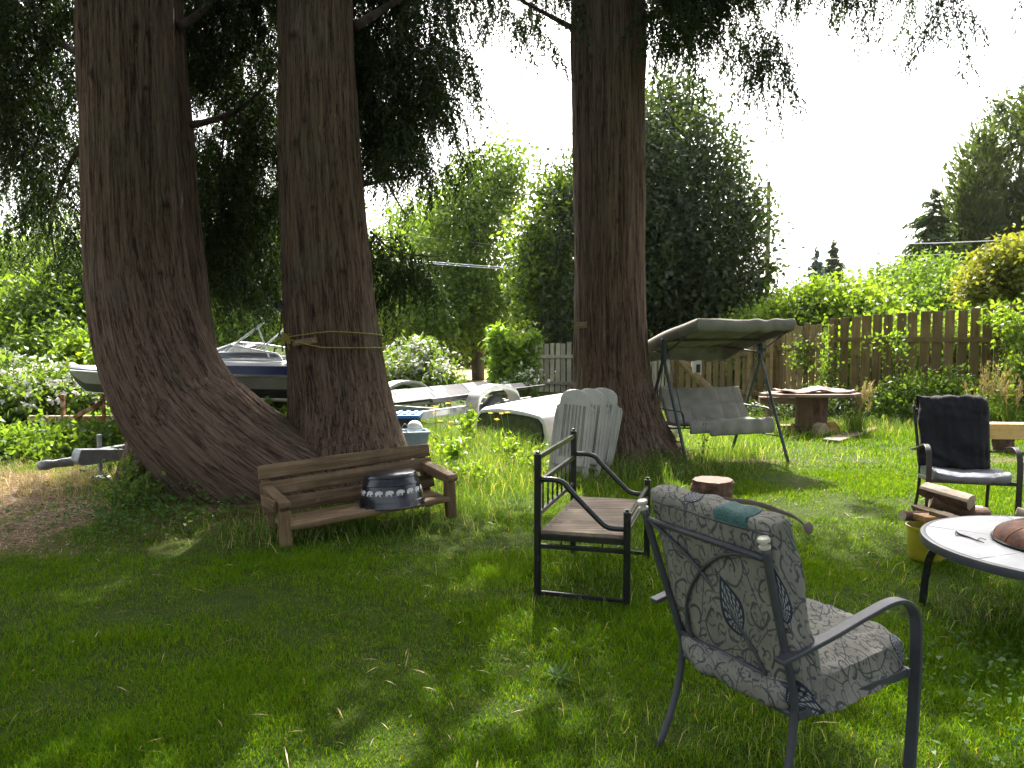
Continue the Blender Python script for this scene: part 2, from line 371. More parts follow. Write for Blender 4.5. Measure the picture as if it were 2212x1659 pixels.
# bark (coordinates follow the stem: attribute 'bark' = cos, sin, length)
def barkmat(name, c0, c1, c2):
    n = NT(name); a = n.attr('bark')
    v = n.scale(a, (16, 16, 0.9)); f = n.noise(v, 1.0, 7, 0.68, 0.5)
    v2 = n.scale(a, (50, 50, 3.6)); f2 = n.noise(v2, 1.0, 4, 0.7, 0.3)
    h = n.math('ADD', n.math('MULTIPLY', f, 0.55), n.math('MULTIPLY', f2, 0.5))
    cr = n.noise(n.scale(a, (13, 13, 0.5)), 1.0, 5, 0.6, 0.4); cr2 = n.noise(n.scale(a, (24, 24, 1.2)), 1.0, 4, 0.6, 0.4)
    crack = n.math('MULTIPLY', n.ramp(n.math('ABSOLUTE', n.math('SUBTRACT', cr, 0.5)), [(0.0, 0.22), (0.025, 1.0)]), n.ramp(n.math('ABSOLUTE', n.math('SUBTRACT', cr2, 0.5)), [(0.0, 0.4), (0.025, 1.0)]))
    h = n.math('MULTIPLY', h, n.math('ADD', n.math('MULTIPLY', crack, 0.5), 0.5))
    col = n.ramp(h, [(0.30, c0), (0.46, c1), (0.68, c2)])
    moss = n.ramp(n.noise(n.pos(), 1.6, 5, 0.65), [(0.55, 0.0), (0.72, 0.45)])
    col = n.mix(moss, col, (0.11, 0.125, 0.085))
    fl = n.ramp(n.noise(n.scale(a, (60, 60, 14)), 1.0, 2, 0.5), [(0.7, 0.0), (0.78, 0.6)])
    col = n.mix(fl, col, (0.3, 0.25, 0.2))
    col = n.mix(n.attr('knot', 'Fac'), col, (0.03, 0.02, 0.015))
    n.bump(h, 0.05, 1.0)
    return n.fin(col, 0.92, 0, 0.15)
M_bark = barkmat('cedar_bark', (0.03, 0.019, 0.014), (0.125, 0.082, 0.058), (0.2, 0.14, 0.105))
M_twig = mottled('twig_bark', [(0.3, (0.03, 0.02, 0.015)), (0.7, (0.08, 0.055, 0.04))], 10, 0.9)
M_treebark = mottled('grey_tree_bark', [(0.3, (0.05, 0.042, 0.035)), (0.7, (0.13, 0.115, 0.1))], 6, 0.9, 0.02, 14, stretch=(1, 1, 0.3))
# ornate cushion cloth: scrolls inside random cells + big medallion leaves
def scrollcloth(name, meds):
    n = NT(name); p = n.obj()
    u = n.vmath('DOT_PRODUCT', p, (1, 0.8, 0)); v = n.vmath('DOT_PRODUCT', p, (0, 1, 1))
    c = n.node('ShaderNodeCombineXYZ'); n.put(u, c.inputs[0]); n.put(v, c.inputs[1]); uv = c.outputs[0]
    wob = n.node('ShaderNodeTexNoise'); n.put(uv, wob.inputs['Vector']); wob.inputs['Scale'].default_value = 9
    uvw = n.vmath('ADD', uv, n.vscale(n.vmath('SUBTRACT', wob.outputs[1], (0.5, 0.5, 0.5)), 0.035))
    def scroll(scale, turns, width):
        vo = n.node('ShaderNodeTexVoronoi', feature='F1', voronoi_dimensions='2D'); n.put(uvw, vo.inputs['Vector']); vo.inputs['Scale'].default_value = scale
        d = n.vmath('SUBTRACT', uvw, vo.outputs['Position'])
        sp = n.node('ShaderNodeSeparateXYZ'); n.put(d, sp.inputs[0])
        ang = n.math('ARCTAN2', sp.outputs[1], sp.outputs[0])
        sc_ = n.node('ShaderNodeSeparateColor'); n.put(vo.outputs['Color'], sc_.inputs[0])
        sg = n.math('SIGN', n.math('SUBTRACT', sc_.outputs[0], 0.5))
        rr = n.math('MULTIPLY', vo.outputs['Distance'], turns)
        ph = n.math('FRACT', n.math('ADD', n.math('ADD', rr, n.math('MULTIPLY', n.math('MULTIPLY', ang, sg), 0.15915)), n.math('MULTIPLY', sc_.outputs[1], 3.0)))
        line = n.math('LESS_THAN', n.math('ABSOLUTE', n.math('SUBTRACT', ph, 0.5)), width)
        # cut the scroll into strokes
        cut = n.math('GREATER_THAN', n.noise(uv, scale * 2.2, 1, 0.5), 0.43)
        near = n.math('LESS_THAN', vo.outputs['Distance'], 0.62)
        return n.math('MULTIPLY', n.math('MULTIPLY', line, cut), near)
    a = scroll(10.0, 2.5, 0.105); b = scroll(21.0, 1.9, 0.125)
    e = n.math('LESS_THAN', n.voro(uvw, 6.5, 'DISTANCE_TO_EDGE', '2D'), 0.013)
    dark = n.math('MAXIMUM', n.math('MAXIMUM', a, n.math('MULTIPLY', b, 0.75)), e)
    cloth = n.ramp(n.noise(uv, 7, 4, 0.6), [(0.3, (0.16, 0.155, 0.132)), (0.7, (0.25, 0.242, 0.208))])
    ink = n.ramp(n.noise(uv, 20, 3, 0.6), [(0.3, (0.03, 0.035, 0.045)), (0.75, (0.085, 0.09, 0.095))])
    col = n.mix(n.math('MULTIPLY', dark, 0.88), cloth, ink)
    for (mu, mv, ang, ln, wd) in meds:
        ca, sa = math.cos(ang), math.sin(ang)
        x = n.math('SUBTRACT', u, mu); y = n.math('SUBTRACT', v, mv)
        q = n.math('ADD', n.math('MULTIPLY', x, ca), n.math('MULTIPLY', y, sa))       # along the leaf
        t = n.math('SUBTRACT', n.math('MULTIPLY', y, ca), n.math('MULTIPLY', x, sa))   # across it
        qn = n.math('MAXIMUM', n.math('MINIMUM', n.math('DIVIDE', q, ln), 1.0), -1.0); tn = n.math('DIVIDE', t, wd)
        prof = n.math('MULTIPLY', n.math('SUBTRACT', 1.0, n.math('MULTIPLY', qn, qn)), n.math('ADD', 1.0, n.math('MULTIPLY', qn, -0.45)))
        inside = n.math('SUBTRACT', prof, n.math('ABSOLUTE', tn))
        rim = n.math('MULTIPLY', n.math('GREATER_THAN', inside, 0.0), n.math('LESS_THAN', inside, 0.24))
        full = n.math('GREATER_THAN', inside, 0.24)
        petal = n.math('GREATER_THAN', n.math('SINE', n.math('MULTIPLY', n.math('ARCTAN2', tn, n.math('ADD', qn, 0.5)), 17.0)), -0.25)
        ring = n.math('GREATER_THAN', n.math('SINE', n.math('MULTIPLY', inside, 26.0)), -0.55)
        pet = n.math('MULTIPLY', petal, ring)
        incol = n.mix(pet, (0.04, 0.048, 0.065), (0.26, 0.265, 0.25))
        col = n.mix(full, col, incol); col = n.mix(rim, col, (0.03, 0.036, 0.055))
    n.bump(n.noise(n.scale(p, (700, 700, 700)), 1.0, 0), 0.0012, 0.6)
    return n.fin(col, 0.9, 0, 0.15)
# ------------------------------------------------------------------ ground
def hz(x, y):
    x = np.asarray(x, float); y = np.asarray(y, float)
    P = np.stack([x * 0.8, y * 0.8, np.zeros_like(x)], -1)
    near = np.clip(1 - (np.hypot(x, y - 8) - 14) / 10, 0, 1)
    h = 0.018 * fbm(P, 3, 2) * near
    for cx, cy, r, a in ((-2.45, 7.0, 0.9, 0.12), (1.25, 9.35, 0.75, 0.10)):
        h = h + a * np.exp(-((x - cx) ** 2 + (y - cy) ** 2) / (r * r))
    return h
def smooth(a, b, x): t = np.clip((x - a) / (b - a), 0, 1); return t * t * (3 - 2 * t)
def n2(x, y, k, s): return fbm(np.stack([np.asarray(x, float) * k, np.asarray(y, float) * k, np.zeros_like(np.asarray(x, float)) + 0.37], -1), s, 3)
def dirt(x, y):
    """bare, needle-strewn soil left of the double cedar and under the trees"""
    x = np.asarray(x, float); y = np.asarray(y, float)
    a = smooth(0.0, 0.5, (-3.05 - 0.13 * (y - 5)) - x + 0.35 * n2(x, y, 1.3, 5)) * smooth(4.75, 5.4, y + 0.35 * n2(x, y, 1.1, 8)) * smooth(8.9, 8.2, y)
    b = 0.8 * np.exp(-((x + 2.5) ** 2 / 1.0 + (y - 6.4) ** 2 / 0.5))
    c = 0.75 * np.exp(-((x - 2.75) ** 2 / 0.55 + (y - 9.35) ** 2 / 0.05))
    d = 0.8 * np.exp(-((x - 6.8) ** 2 / 1.4 + (y - 9.3) ** 2 / 0.03))
    e = 0.5 * np.exp(-((x - 1.25) ** 2 / 0.9 + (y - 8.9) ** 2 / 0.5))
    return np.clip(np.maximum.reduce([a, b, c, d, e]), 0, 1)
def axis_pts(a, b, c, lo, hi, n):
    core = np.arange(a, b + 1e-6, c); g = np.geomspace(1, 1 + (lo if lo else 1), n)
    left = a - (g[1:] - 1)[::-1] if lo else np.array([]); right = b + (np.geomspace(1, 1 + hi, n)[1:] - 1)
    return np.concatenate([left, core, right])
gx = axis_pts(-14, 14, 0.2, 900, 900, 26); gy = axis_pts(-3, 24, 0.2, 60, 1500, 26)
GX, GY = np.meshgrid(gx, gy)
gm = MB().grid(np.stack([GX, GY, hz(GX, GY)], -1))
n = NT('lawn_soil'); p = n.pos()
big = n.noise(p, 0.9, 5, 0.6); fine = n.noise(p, 26, 6, 0.75); mid = n.noise(p, 6, 5, 0.7)
green = n.ramp(mid, [(0.3, (0.016, 0.032, 0.004)), (0.7, (0.05, 0.066, 0.011))])
soil = n.ramp(n.math('ADD', n.math('MULTIPLY', fine, 0.6), n.math('MULTIPLY', mid, 0.4)), [(0.38, (0.04, 0.023, 0.012)), (0.5, (0.12, 0.074, 0.04)), (0.66, (0.3, 0.23, 0.13))])
dk = n.attr('dirt', 'Fac')
col = n.mix(n.math('MULTIPLY', dk, n.ramp(big, [(0.3, 0.75), (0.55, 1.0)])), green, soil)
sep = n.node('ShaderNodeSeparateXYZ'); n.put(p, sep.inputs[0])
far = n.rng(sep.outputs[1], 23, 27)
col = n.mix(far, col, n.ramp(mid, [(0.3, (0.22, 0.17, 0.06)), (0.7, (0.42, 0.33, 0.14))]))
n.bump(fine, 0.02)
M_ground = n.fin(col, 0.95, 0, 0.1)
ground = gm.build('ground', M_ground, smooth=180)
setprops(ground, kind='structure')
at_d = ground.data.attributes.new('dirt', 'FLOAT', 'POINT')
at_d.data.foreach_set('value', dirt(GX, GY).ravel().astype(np.float32))
# ------------------------------------------------------------------ grass
M_grass = leafmat('lawn_grass', (0.020, 0.078, 0.003), (0.108, 0.225, 0.006), (1.95, 1.45, 0.25), 0.5, 0.8, 0.07, extra=((0.22, 0.2, 0.07), 0.978))
M_tall = leafmat('tall_grass', (0.045, 0.11, 0.014), (0.18, 0.27, 0.05), (1.35, 1.35, 0.45), 0.45, 1.2, 0.3, extra=((0.42, 0.37, 0.18), 0.88))
M_dry = leafmat('dry_straw', (0.22, 0.15, 0.07), (0.5, 0.4, 0.22), (1.1, 1.0, 0.6), 0.25, 1.2, 0.2)
def blades(x, y, h, w, lean, rng):
    n = len(x); z = hz(x, y) - 0.008; a = rng.uniform(0, 2 * math.pi, n); l = rng.uniform(0, 2 * math.pi, n)
    s = np.stack([np.cos(a), np.sin(a), np.zeros(n)], 1); d = np.stack([np.cos(l), np.sin(l), np.zeros(n)], 1)
    b = np.stack([x, y, z], 1); up = np.array((0, 0, 1.0)); lean = (lean * rng.uniform(0.2, 1.3, n))[:, None]
    hh = h[:, None]; ww = w[:, None]
    m = b + d * hh * lean * 0.4 + up * hh * 0.62; t = b + d * hh * lean * 1.1 + up * hh * (1 - 0.25 * lean)
    return np.stack([b - s * ww / 2, b + s * ww / 2, m + s * ww * 0.42, t, m - s * ww * 0.42], 1)
TREE_SPOTS = ((-2.3, 7.25, 1.0), (1.25, 9.4, 0.62), (-3.1, 7.1, 0.7))
def lawn_pts(n, y0, y1, rng):
    y = np.sqrt(rng.uniform(y0 * y0, y1 * y1, n)); x = rng.uniform(-1, 1, n) * (0.74 * y + 1.9)
    return x, y
rg = np.random.default_rng(11)
sets = []
for (n_, y0, y1, wd, hmin, hmax) in ((250000, 1.6, 3.4, 0.0026, 0.022, 0.052), (210000, 3.4, 5.2, 0.0032, 0.024, 0.054), (210000, 5.2, 8.6, 0.0044, 0.027, 0.058), (190000, 8.6, 15.5, 0.0075, 0.035, 0.07)):
    x, y = lawn_pts(n_, y0, y1, rg)
    d = dirt(x, y); pat = n2(x, y, 1.6, 21)
    keep = rg.random(n_) > d * (0.93 + 0.35 * n2(x, y, 2.1, 77))
    keep &= rg.random(n_) < 0.8 + 0.5 * pat
    for cx, cy, r in TREE_SPOTS: keep &= np.hypot(x - cx, y - cy) > r * 0.8
    keep &= ~((x < 0.7) & (y > 9.2) & (rg.random(n_) < 0.4))
    x, y, pat = x[keep], y[keep], pat[keep]
    h = rg.uniform(hmin, hmax, len(x)) * (1 + 0.55 * pat) * (1 + 0.35 * n2(x, y, 5, 4))
    sets.append(blades(x, y, np.clip(h, 0.015, 0.2), np.full(len(x), wd) * rg.uniform(0.6, 1.5, len(x)), np.full(len(x), 0.8), rg))
B = np.concatenate(sets)
gr = blade_mesh('lawn_grass', B, M_grass); setprops(gr, kind='stuff', label='short mown green lawn grass', cat='grass')
# longer unmown grass: round the trees, bench and chair feet, and the rough patch by the canopy and trailers
sp = []
def tuft(cx, cy, sx, sy, n, h0, h1, w=0.0045):
    x = cx + sx * rg.standard_normal(n); y = cy + sy * rg.standard_normal(n)
    k = np.ones(n, bool)
    for tx, ty, r in TREE_SPOTS: k &= np.hypot(x - tx, y - ty) > r * 0.75
    x, y = x[k], y[k]
    sp.append(blades(x, y, rg.uniform(h0, h1, len(x)), np.full(len(x), w), np.full(len(x), 0.75), rg))
tuft(-0.45, 8.4, 0.5, 0.9, 4600, 0.06, 0.26); tuft(0.0, 9.4, 0.6, 0.6, 3400, 0.06, 0.22); tuft(-0.9, 9.6, 0.35, 0.9, 1800, 0.12, 0.36)
tuft(-1.0, 10.4, 0.5, 0.5, 1600, 0.15, 0.45); tuft(-0.4, 10.2, 0.4, 0.4, 1200, 0.12, 0.4); tuft(0.6, 7.9, 0.5, 0.5, 1800, 0.06, 0.2); tuft(1.35, 8.55, 0.55, 0.35, 1500, 0.08, 0.28); tuft(2.0, 9.2, 0.4, 0.5, 1500, 0.08, 0.3)
tuft(2.7, 10.3, 0.8, 0.6, 2600, 0.08, 0.24); tuft(-1.2, 6.0, 0.5, 0.25, 900, 0.06, 0.16); tuft(-0.5, 6.6, 0.25, 0.25, 500, 0.06, 0.18)
tuft(-1.9, 5.75, 0.3, 0.2, 600, 0.06, 0.16); tuft(0.4, 4.7, 0.4, 0.5, 900, 0.05, 0.13, 0.0035); tuft(0.9, 2.7, 0.35, 0.3, 600, 0.05, 0.12, 0.003)
tuft(3.0, 3.9, 0.6, 0.5, 1200, 0.05, 0.13); tuft(4.8, 12.2, 1.0, 0.5, 2200, 0.08, 0.3); tuft(7.5, 12.3, 1.8, 0.5, 3200, 0.1, 0.35); tuft(-3.6, 7.8, 0.8, 0.4, 900, 0.08, 0.22)
tuft(-2.5, 10.5, 1.5, 1.0, 2500, 0.1, 0.35)
B = np.concatenate(sp)
tg = blade_mesh('tall_grass', B, M_tall); setprops(tg, kind='stuff', label='longer unmown grass round the trees and furniture feet', cat='grass')
# straw, needles and twigs scattered over bare soil and lawn
nn = 9000; x = rg.uniform(-6.5, -2.6, nn); y = rg.uniform(4.7, 8.6, nn); k = rg.random(nn) < dirt(x, y); x, y = x[k], y[k]
x2, y2 = lawn_pts(2600, 2, 11, rg); x = np.concatenate([x, x2]); y = np.concatenate([y, y2])
P = np.stack([x, y, hz(x, y) + 0.012 + 0.03 * (np.arange(len(x)) >= k.sum()) * rg.random(len(x))], 1)
A = rdir(len(P), rg); A[:, 2] *= 0.25
lq = leaf_quads(P, A, np.tile((0, 0, 1.0), (len(P), 1)), 0.07, 0.004, rg, 0.5)
x = rg.uniform(-6.8, -3.3, 2600); y = rg.normal(7.9, 0.45, 2600); Bq = blades(x, y, rg.uniform(0.05, 0.2, 2600), np.full(2600, 0.005), np.full(2600, 1.1), rg)
dg = blade_mesh('dry_grass', Bq, M_dry); setprops(dg, kind='stuff', label='dry straw-coloured grass on the bare soil', cat='grass')
st = quads('straw_litter', lq, M_dry); setprops(st, kind='stuff', label='dry straw and needles lying on the ground', cat='litter')
# clover-like ground cover and broad weeds in the lawn
M_clover = leafmat('clover', (0.035, 0.085, 0.018), (0.09, 0.17, 0.04), (1.3, 1.3, 0.5), 0.4, 1.5, 0.12)
cl = []
def patch(cx, cy, sx, sy, n, z0, z1, L):
    x = cx + sx * rg.standard_normal(n); y = cy + sy * rg.standard_normal(n)
    P = np.stack([x, y, hz(x, y) + rg.uniform(z0, z1, n)], 1); cl.append(broad_leaves(P, L, L * 0.75, rg, 1.6))
patch(2.25, 2.9, 0.3, 0.3, 420, 0.02, 0.06, 0.026); patch(1.95, 2.25, 0.28, 0.2, 380, 0.02, 0.07, 0.028); patch(2.7, 3.5, 0.5, 0.2, 700, 0.02, 0.08, 0.03)
patch(-1.1, 2.5, 0.4, 0.25, 260, 0.01, 0.035, 0.018); patch(0.1, 3.4, 0.35, 0.3, 260, 0.01, 0.04, 0.02); patch(-2.9, 6.0, 0.45, 0.3, 900, 0.02, 0.16, 0.035); patch(-3.3, 6.6, 0.35, 0.4, 900, 0.02, 0.25, 0.035)
patch(1.5, 8.6, 0.5, 0.3, 700, 0.02, 0.2, 0.03)
gc = quads('ground_cover', np.concatenate(cl), M_clover); setprops(gc, kind='stuff', label='low clover and creeping leaves in the lawn', cat='ground cover')
# ------------------------------------------------------------------ the big cedars
def stem(mb, path, nseg, seed, bk, kn, knots=(), flare=None, nr=150):
    """path rows: px, py, Y, radius(m). Adds a barky swept stem."""
    rows = []
    for px, py, Y, r in path:
        q = at(px, py, Y); rows.append((q.x, q.y, q.z, r))
    S = spline(rows, nseg); P = S[:, :3]; r = S[:, 3]
    T = nrm(np.gradient(P, axis=0)); L = np.concatenate([[0], np.cumsum(np.linalg.norm(np.diff(P, axis=0), axis=1))])
    a = np.arange(nr) * 2 * math.pi / nr; ca, sa = np.cos(a), np.sin(a)
    u = np.array((0, -1.0, 0)); rings = []
    for k in range(nseg):
        u = nrm(u - T[k] * (u @ T[k])); w = np.cross(T[k], u)
        q = np.stack([ca * 1.0, sa * 1.0, np.full(nr, L[k])], 1)
        rr = r[k] * (1 + 0.06 * fbm(q * (1.4, 1.4, 0.35), seed, 2)) + 0.013 * fbm(q * (9, 9, 1.1) * np.array((r[k] / 0.45, r[k] / 0.45, 1)), seed + 5, 3) + 0.006 * fbm(q * (26, 26, 3), seed + 9, 2)
        if flare is not None:
            lob = 0.5 + 0.5 * np.cos(a * flare[0] + seed)
            rr = rr * (1 + flare[1] * np.exp(-(P[k][2]) / flare[2]) * (0.45 + 0.55 * lob))
        kk = np.zeros(nr)
        for (kl, ka, kr) in knots:
            d = np.hypot((L[k] - kl), ((a - ka + math.pi) % (2 * math.pi) - math.pi) * r[k]) / kr
            rr = rr + kr * 0.4 * np.exp(-(d * 1.4) ** 2) - kr * 0.35 * np.exp(-(d * 3.2) ** 2)
            kk = np.maximum(kk, np.exp(-(d * 2.4) ** 2))
        rings.append(P[k] + rr[:, None] * (ca[:, None] * u + sa[:, None] * w))
        bk.append(np.stack([ca * r[k] , sa * r[k], np.full(nr, L[k] + seed * 3.7)], 1)); kn.append(kk)
    mb.rings(rings, True, True)
    return P, r
def trunk_obj(name, mb, bk, kn, parent):
    o = mb.build(name, M_bark, parent, smooth=180)
    ab = o.data.attributes.new('bark', 'FLOAT_VECTOR', 'POINT'); ab.data.foreach_set('vector', np.concatenate(bk).astype(np.float32).ravel())
    ak = o.data.attributes.new('knot', 'FLOAT', 'POINT'); ak.data.foreach_set('value', np.concatenate(kn).astype(np.float32))
    return o
rk = np.random.default_rng(5)
def knots(n, L0, L1): return [(rk.uniform(L0, L1), rk.uniform(-1.3, 1.3), rk.uniform(0.05, 0.1)) for _ in range(n)]
CED = thing('cedar_tree', 'huge reddish cedar with twin stems, one curving from its base, behind the wooden bench', 'tree', (-2.2, 7.3, 0))
mb, bk, kn = MB(), [], []
PA = stem(mb, [(760, 1150, 7.45, 0.55), (680, 1092, 7.25, 0.62), (560, 1030, 7.05, 0.61), (462, 955, 7.0, 0.585), (392, 880, 7.05, 0.55), (345, 790, 7.1, 0.515), (314, 690, 7.15, 0.48), (297, 580, 7.2, 0.46), (286, 450, 7.2, 0.44), (277, 250, 7.2, 0.425), (270, 0, 7.2, 0.415), (265, -400, 7.2, 0.37), (262, -1500, 7.2, 0.25)], 230, 1, bk, kn, knots(14, 2.2, 6.5))
PB = stem(mb, [(750, 1150, 7.45, 0.75), (752, 1060, 7.45, 0.68), (748, 990, 7.45, 0.61), (742, 920, 7.45, 0.54), (735, 850, 7.45, 0.495), (725, 770, 7.45, 0.465), (712, 650, 7.45, 0.44), (700, 470, 7.45, 0.41), (690, 270, 7.45, 0.378), (682, 0, 7.45, 0.352), (676, -400, 7.45, 0.31), (670, -1500, 7.5, 0.2)], 220, 2, bk, kn, knots(16, 0.8, 5.5), (6, 0.25, 0.25))
PA2 = stem(mb, [(330, 1190, 7.75, 0.56), (345, 1100, 7.75, 0.5), (372, 960, 7.8, 0.44), (380, 800, 7.85, 0.40), (368, 640, 7.9, 0.375), (352, 450, 7.95, 0.355), (338, 250, 8.0, 0.34), (322, 0, 8.0, 0.32), (310, -900, 8.0, 0.2)], 150, 3, bk, kn, ())
trunk_obj('trunk', mb, bk, kn, CED)
CED2 = thing('cedar_tree', 'single straight cedar trunk flaring at the base, beside the white plastic chairs', 'tree', (1.25, 9.4, 0))
mb, bk, kn = MB(), [], []
PC = stem(mb, [(1348, 1060, 9.4, 0.78), (1345, 1000, 9.4, 0.655), (1336, 940, 9.4, 0.59), (1326, 870, 9.4, 0.525), (1319, 780, 9.4, 0.472), (1316, 640, 9.4, 0.445), (1315, 450, 9.4, 0.442), (1315, 250, 9.4, 0.447), (1314, 0, 9.4, 0.452), (1314, -600, 9.4, 0.38), (1314, -1500, 9.4, 0.25)], 230, 7, bk, kn, knots(7, 0.8, 6.0), (7, 0.3, 0.22))
trunk_obj('trunk', mb, bk, kn, CED2)
# hanging cedar sprays
M_cedar = leafmat('cedar_foliage', (0.010, 0.018, 0.007), (0.034, 0.056, 0.016), (1.4, 1.6, 0.5), 0.38, 0.9, 0.25)
rc = np.random.default_rng(23)
def make_spray(rng, reach, drop, nst=20):
    P = []; A = []
    t = np.linspace(0.05, 1, nst)
    for k, tt in enumerate(t):
        c = np.array((reach * tt, 0, -drop * (0.12 * tt + 0.5 * tt ** 2)))
        side = (1 if k % 2 else -1) * rng.uniform(0.04, 0.22) * (1.15 - 0.7 * tt)
        ln = rng.uniform(0.16, 0.46) * drop * (1.0 - 0.25 * tt); m = max(6, int(ln / 0.0145))
        s = np.linspace(0, 1, m)[:, None]
        q = c + s * np.array((rng.uniform(-0.02, 0.09), 0, 0)) + np.sqrt(s) * np.array((0, side, 0)) + s ** 1.3 * np.array((0, 0, -ln))
        P.append(q + rng.standard_normal((m, 3)) * 0.012); A.append(np.gradient(q, axis=0))
    P = np.vstack(P); A = nrm(np.vstack(A)) + rng.standard_normal((len(P), 3)) * 0.42
    return leaf_quads(P, A, rdir(len(P), rng), 0.056, 0.0165, rng)
SPR = [make_spray(rc, rc.uniform(0.25, 0.5), rc.uniform(0.65, 1.05)) for _ in range(8)]
def place_sprays(anchors, rng, smin=0.75, smax=1.25):
    out = []
    for a in anchors:
        q = SPR[rng.integers(8)].reshape(-1, 3) * rng.uniform(smin, smax); th = rng.uniform(0, 2 * math.pi)
        c, s = math.cos(th), math.sin(th)
        q = np.stack([q[:, 0] * c - q[:, 1] * s, q[:, 0] * s + q[:, 1] * c, q[:, 2]], 1) + np.array(a)
        out.append(q.reshape(-1, 4, 3))
    return np.concatenate(out) if out else np.zeros((0, 4, 3))
def zone(n, xs, tops, bots, d0, d1, rng, thr=-0.35, hang=0.72):
    """anchors of sprays hanging in a volume of the crown seen between two outlines"""
    A = []
    while len(A) < n:
        x = rng.uniform(xs[0], xs[-1]); Y = rng.uniform(d0, d1)
        t = np.interp(x, xs, tops); b = np.interp(x, xs, bots) - hang * F / Y
        if b < t - 150: continue
        y = rng.uniform(min(t, b - 40), b); q = at(x, y, Y)
        if vnoise(np.array((q.x * 1.7, q.y * 0.8, q.z * 1.5)), 31) + 0.4 * vnoise(np.array((q.x * 5, q.y * 2, q.z * 4)), 37) < thr: continue
        A.append(q)
    return A
anch = zone(430, [-160, -60, 0, 40, 90, 130, 185], [-250] * 7, [330, 340, 380, 520, 600, 680, 690], 7.7, 10.5, rc)
anch += zone(600, [370, 420, 500, 560, 625], [-250] * 5, [640, 715, 735, 720, 740], 8.4, 11.0, rc, -0.05)
anch += zone(400, [745, 800, 850, 900, 940, 970], [-250] * 6, [430, 450, 465, 470, 400, 260], 7.8, 10.0, rc, -0.45)
anch += zone(5, [930, 990, 1040, 1085], [200, 290, 310, 330], [470, 450, 430, 410], 8.2, 9.6, rc, -0.9, 0.5)
anch += zone(32, [800, 850, 905], [470, 490, 560], [690, 700, 670], 8.3, 9.2, rc, -0.9, 0.5)
anch += zone(16, [940, 1010], [-200, -200], [110, 100], 8.0, 10.5, rc, -0.6)
vis1 = place_sprays(anch, rc)
anch = zone(70, [1010, 1060, 1110, 1160, 1235], [-250] * 5, [130, 170, 180, 200, 110], 8.4, 11, rc, -0.7)
anch += zone(200, [1395, 1440, 1500, 1550, 1600], [-250] * 5, [215, 190, 180, 175, 110], 8.4, 11, rc, -0.6)
anch += zone(46, [1600, 1650, 1720, 1790], [-250] * 4, [70, 80, 110, 60], 8.4, 10.5, rc, -0.6)
anch += zone(16, [1612, 1650, 1700], [30, 40, 60], [215, 250, 190], 8.4, 9.5, rc, -0.9, 0.45)
anch += zone(48, [1780, 1850, 1900, 2000, 2085], [-250] * 5, [50, 85, 70, 75, 55], 8.2, 10.5, rc, -0.5)
anch += [at(2036, 30, 8.6), at(2044, -30, 8.6), at(2040, 0, 8.8), at(2038, 15, 8.7), at(2042, -10, 8.7)]
anch += zone(10, [2085, 2212, 2300], [-250] * 3, [10, 0, 0], 8, 10, rc, -0.8)
vis2 = place_sprays(anch, rc)
# unseen upper crowns shaped to shade the lawn; gaps cut for sun patches
LIT = [(270, 1330, .10), (1080, 1265, .17), (1000, 1285, .09), (1115, 1430, .12), (1095, 1520, .12), (1190, 1395, .12), (470, 1515, .14), (420, 1440, .09), (560, 1470, .10), (1880, 1530, .14), (1720, 1225, .16), (880, 1600, .08), (1480, 1690, .1), (1960, 1180, .25), (1750, 1130, .22), (1420, 1330, .06), (150, 1480, .07), (760, 1380, .06), (1230, 1560, .08), (1560, 1540, .1), (2080, 1110, .3)]
LIT = [(*gp(a, b)[:2], r * 1.5) for a, b, r in LIT]
def lit(x, y):
    edge = np.interp(x, [-7, -3.6, -3.0, -1.35, -1.15, 0.6, 0.95, 1.7, 2.2, 3.2, 8], [6.8, 6.6, 7.6, 7.6, 6.4, 6.2, 8.6, 8.6, 7.2, 6.9, 6.9])
    m = y > edge + 0.5 * n2(x, y, 1.1, 41)
    k = n2(x, y, 1.5, 47) + 0.5 * n2(x, y, 4.0, 53)
    zone_r = (x > 1.6) & (y > 4.6)
    m |= np.where(zone_r, k > -0.5, np.where((x < -3.0) & (y > 4.6), k > -0.1, k > 0.55))
    for cx, cy, r in LIT:
        m |= ((x - cx) ** 2 + ((y - cy) * 0.75) ** 2) < (r * (1 + 0.5 * n2(x, y, 6, 61))) ** 2
    return m
ns = 54000
sx_ = rc.uniform(-7, 8.5, ns); sy_ = rc.uniform(-4, 9.6, ns)
keep = ~lit(sx_, sy_) & (fbm(np.stack([sx_ * 2.2, sy_ * 1.6, sx_ * 0], -1), 71, 2) > -0.75)
sx_, sy_ = sx_[keep], sy_[keep]
zz = (1.9 + 0.42 * np.maximum(sy_, -1)) / 0.595 + rc.uniform(0.2, 2.6, len(sx_))
sd = np.array(sdir)
P = np.stack([sx_, sy_, zz * 0], 1) + (zz / sd[2])[:, None] * sd
A = rc.standard_normal((len(P), 3)) * 0.55 + np.array((0, 0, -1.0))
up = leaf_quads(P, A, rdir(len(P), rc), 0.22, 0.085, rc)
cen = up.mean(1); right = cen[:, 0] > -0.4
quads('crown', np.concatenate([vis1, up[~right]]), M_cedar, CED)  # both crowns: hanging sprays plus unseen leaves shaped for the lawn's shade
quads('crown', np.concatenate([vis2, up[right]]), M_cedar, CED2)
print('cedar quads', len(vis1), len(vis2), len(up))
LIMBS = []
def limb(mb, pts, r): LIMBS.append(MB().tube([at(*p) for p in pts], r, 7, sub=14))
def LIMB_PARENT(t):
    for b_ in LIMBS: b_.build('limb', M_twig, t, smooth=180)
    LIMBS.clear()
lm = None
limb(lm, [(395, 272, 8.0), (450, 262, 8.2), (517, 235, 8.5), (580, 175, 9.0), (620, 90, 9.4)], [0.045, 0.012])
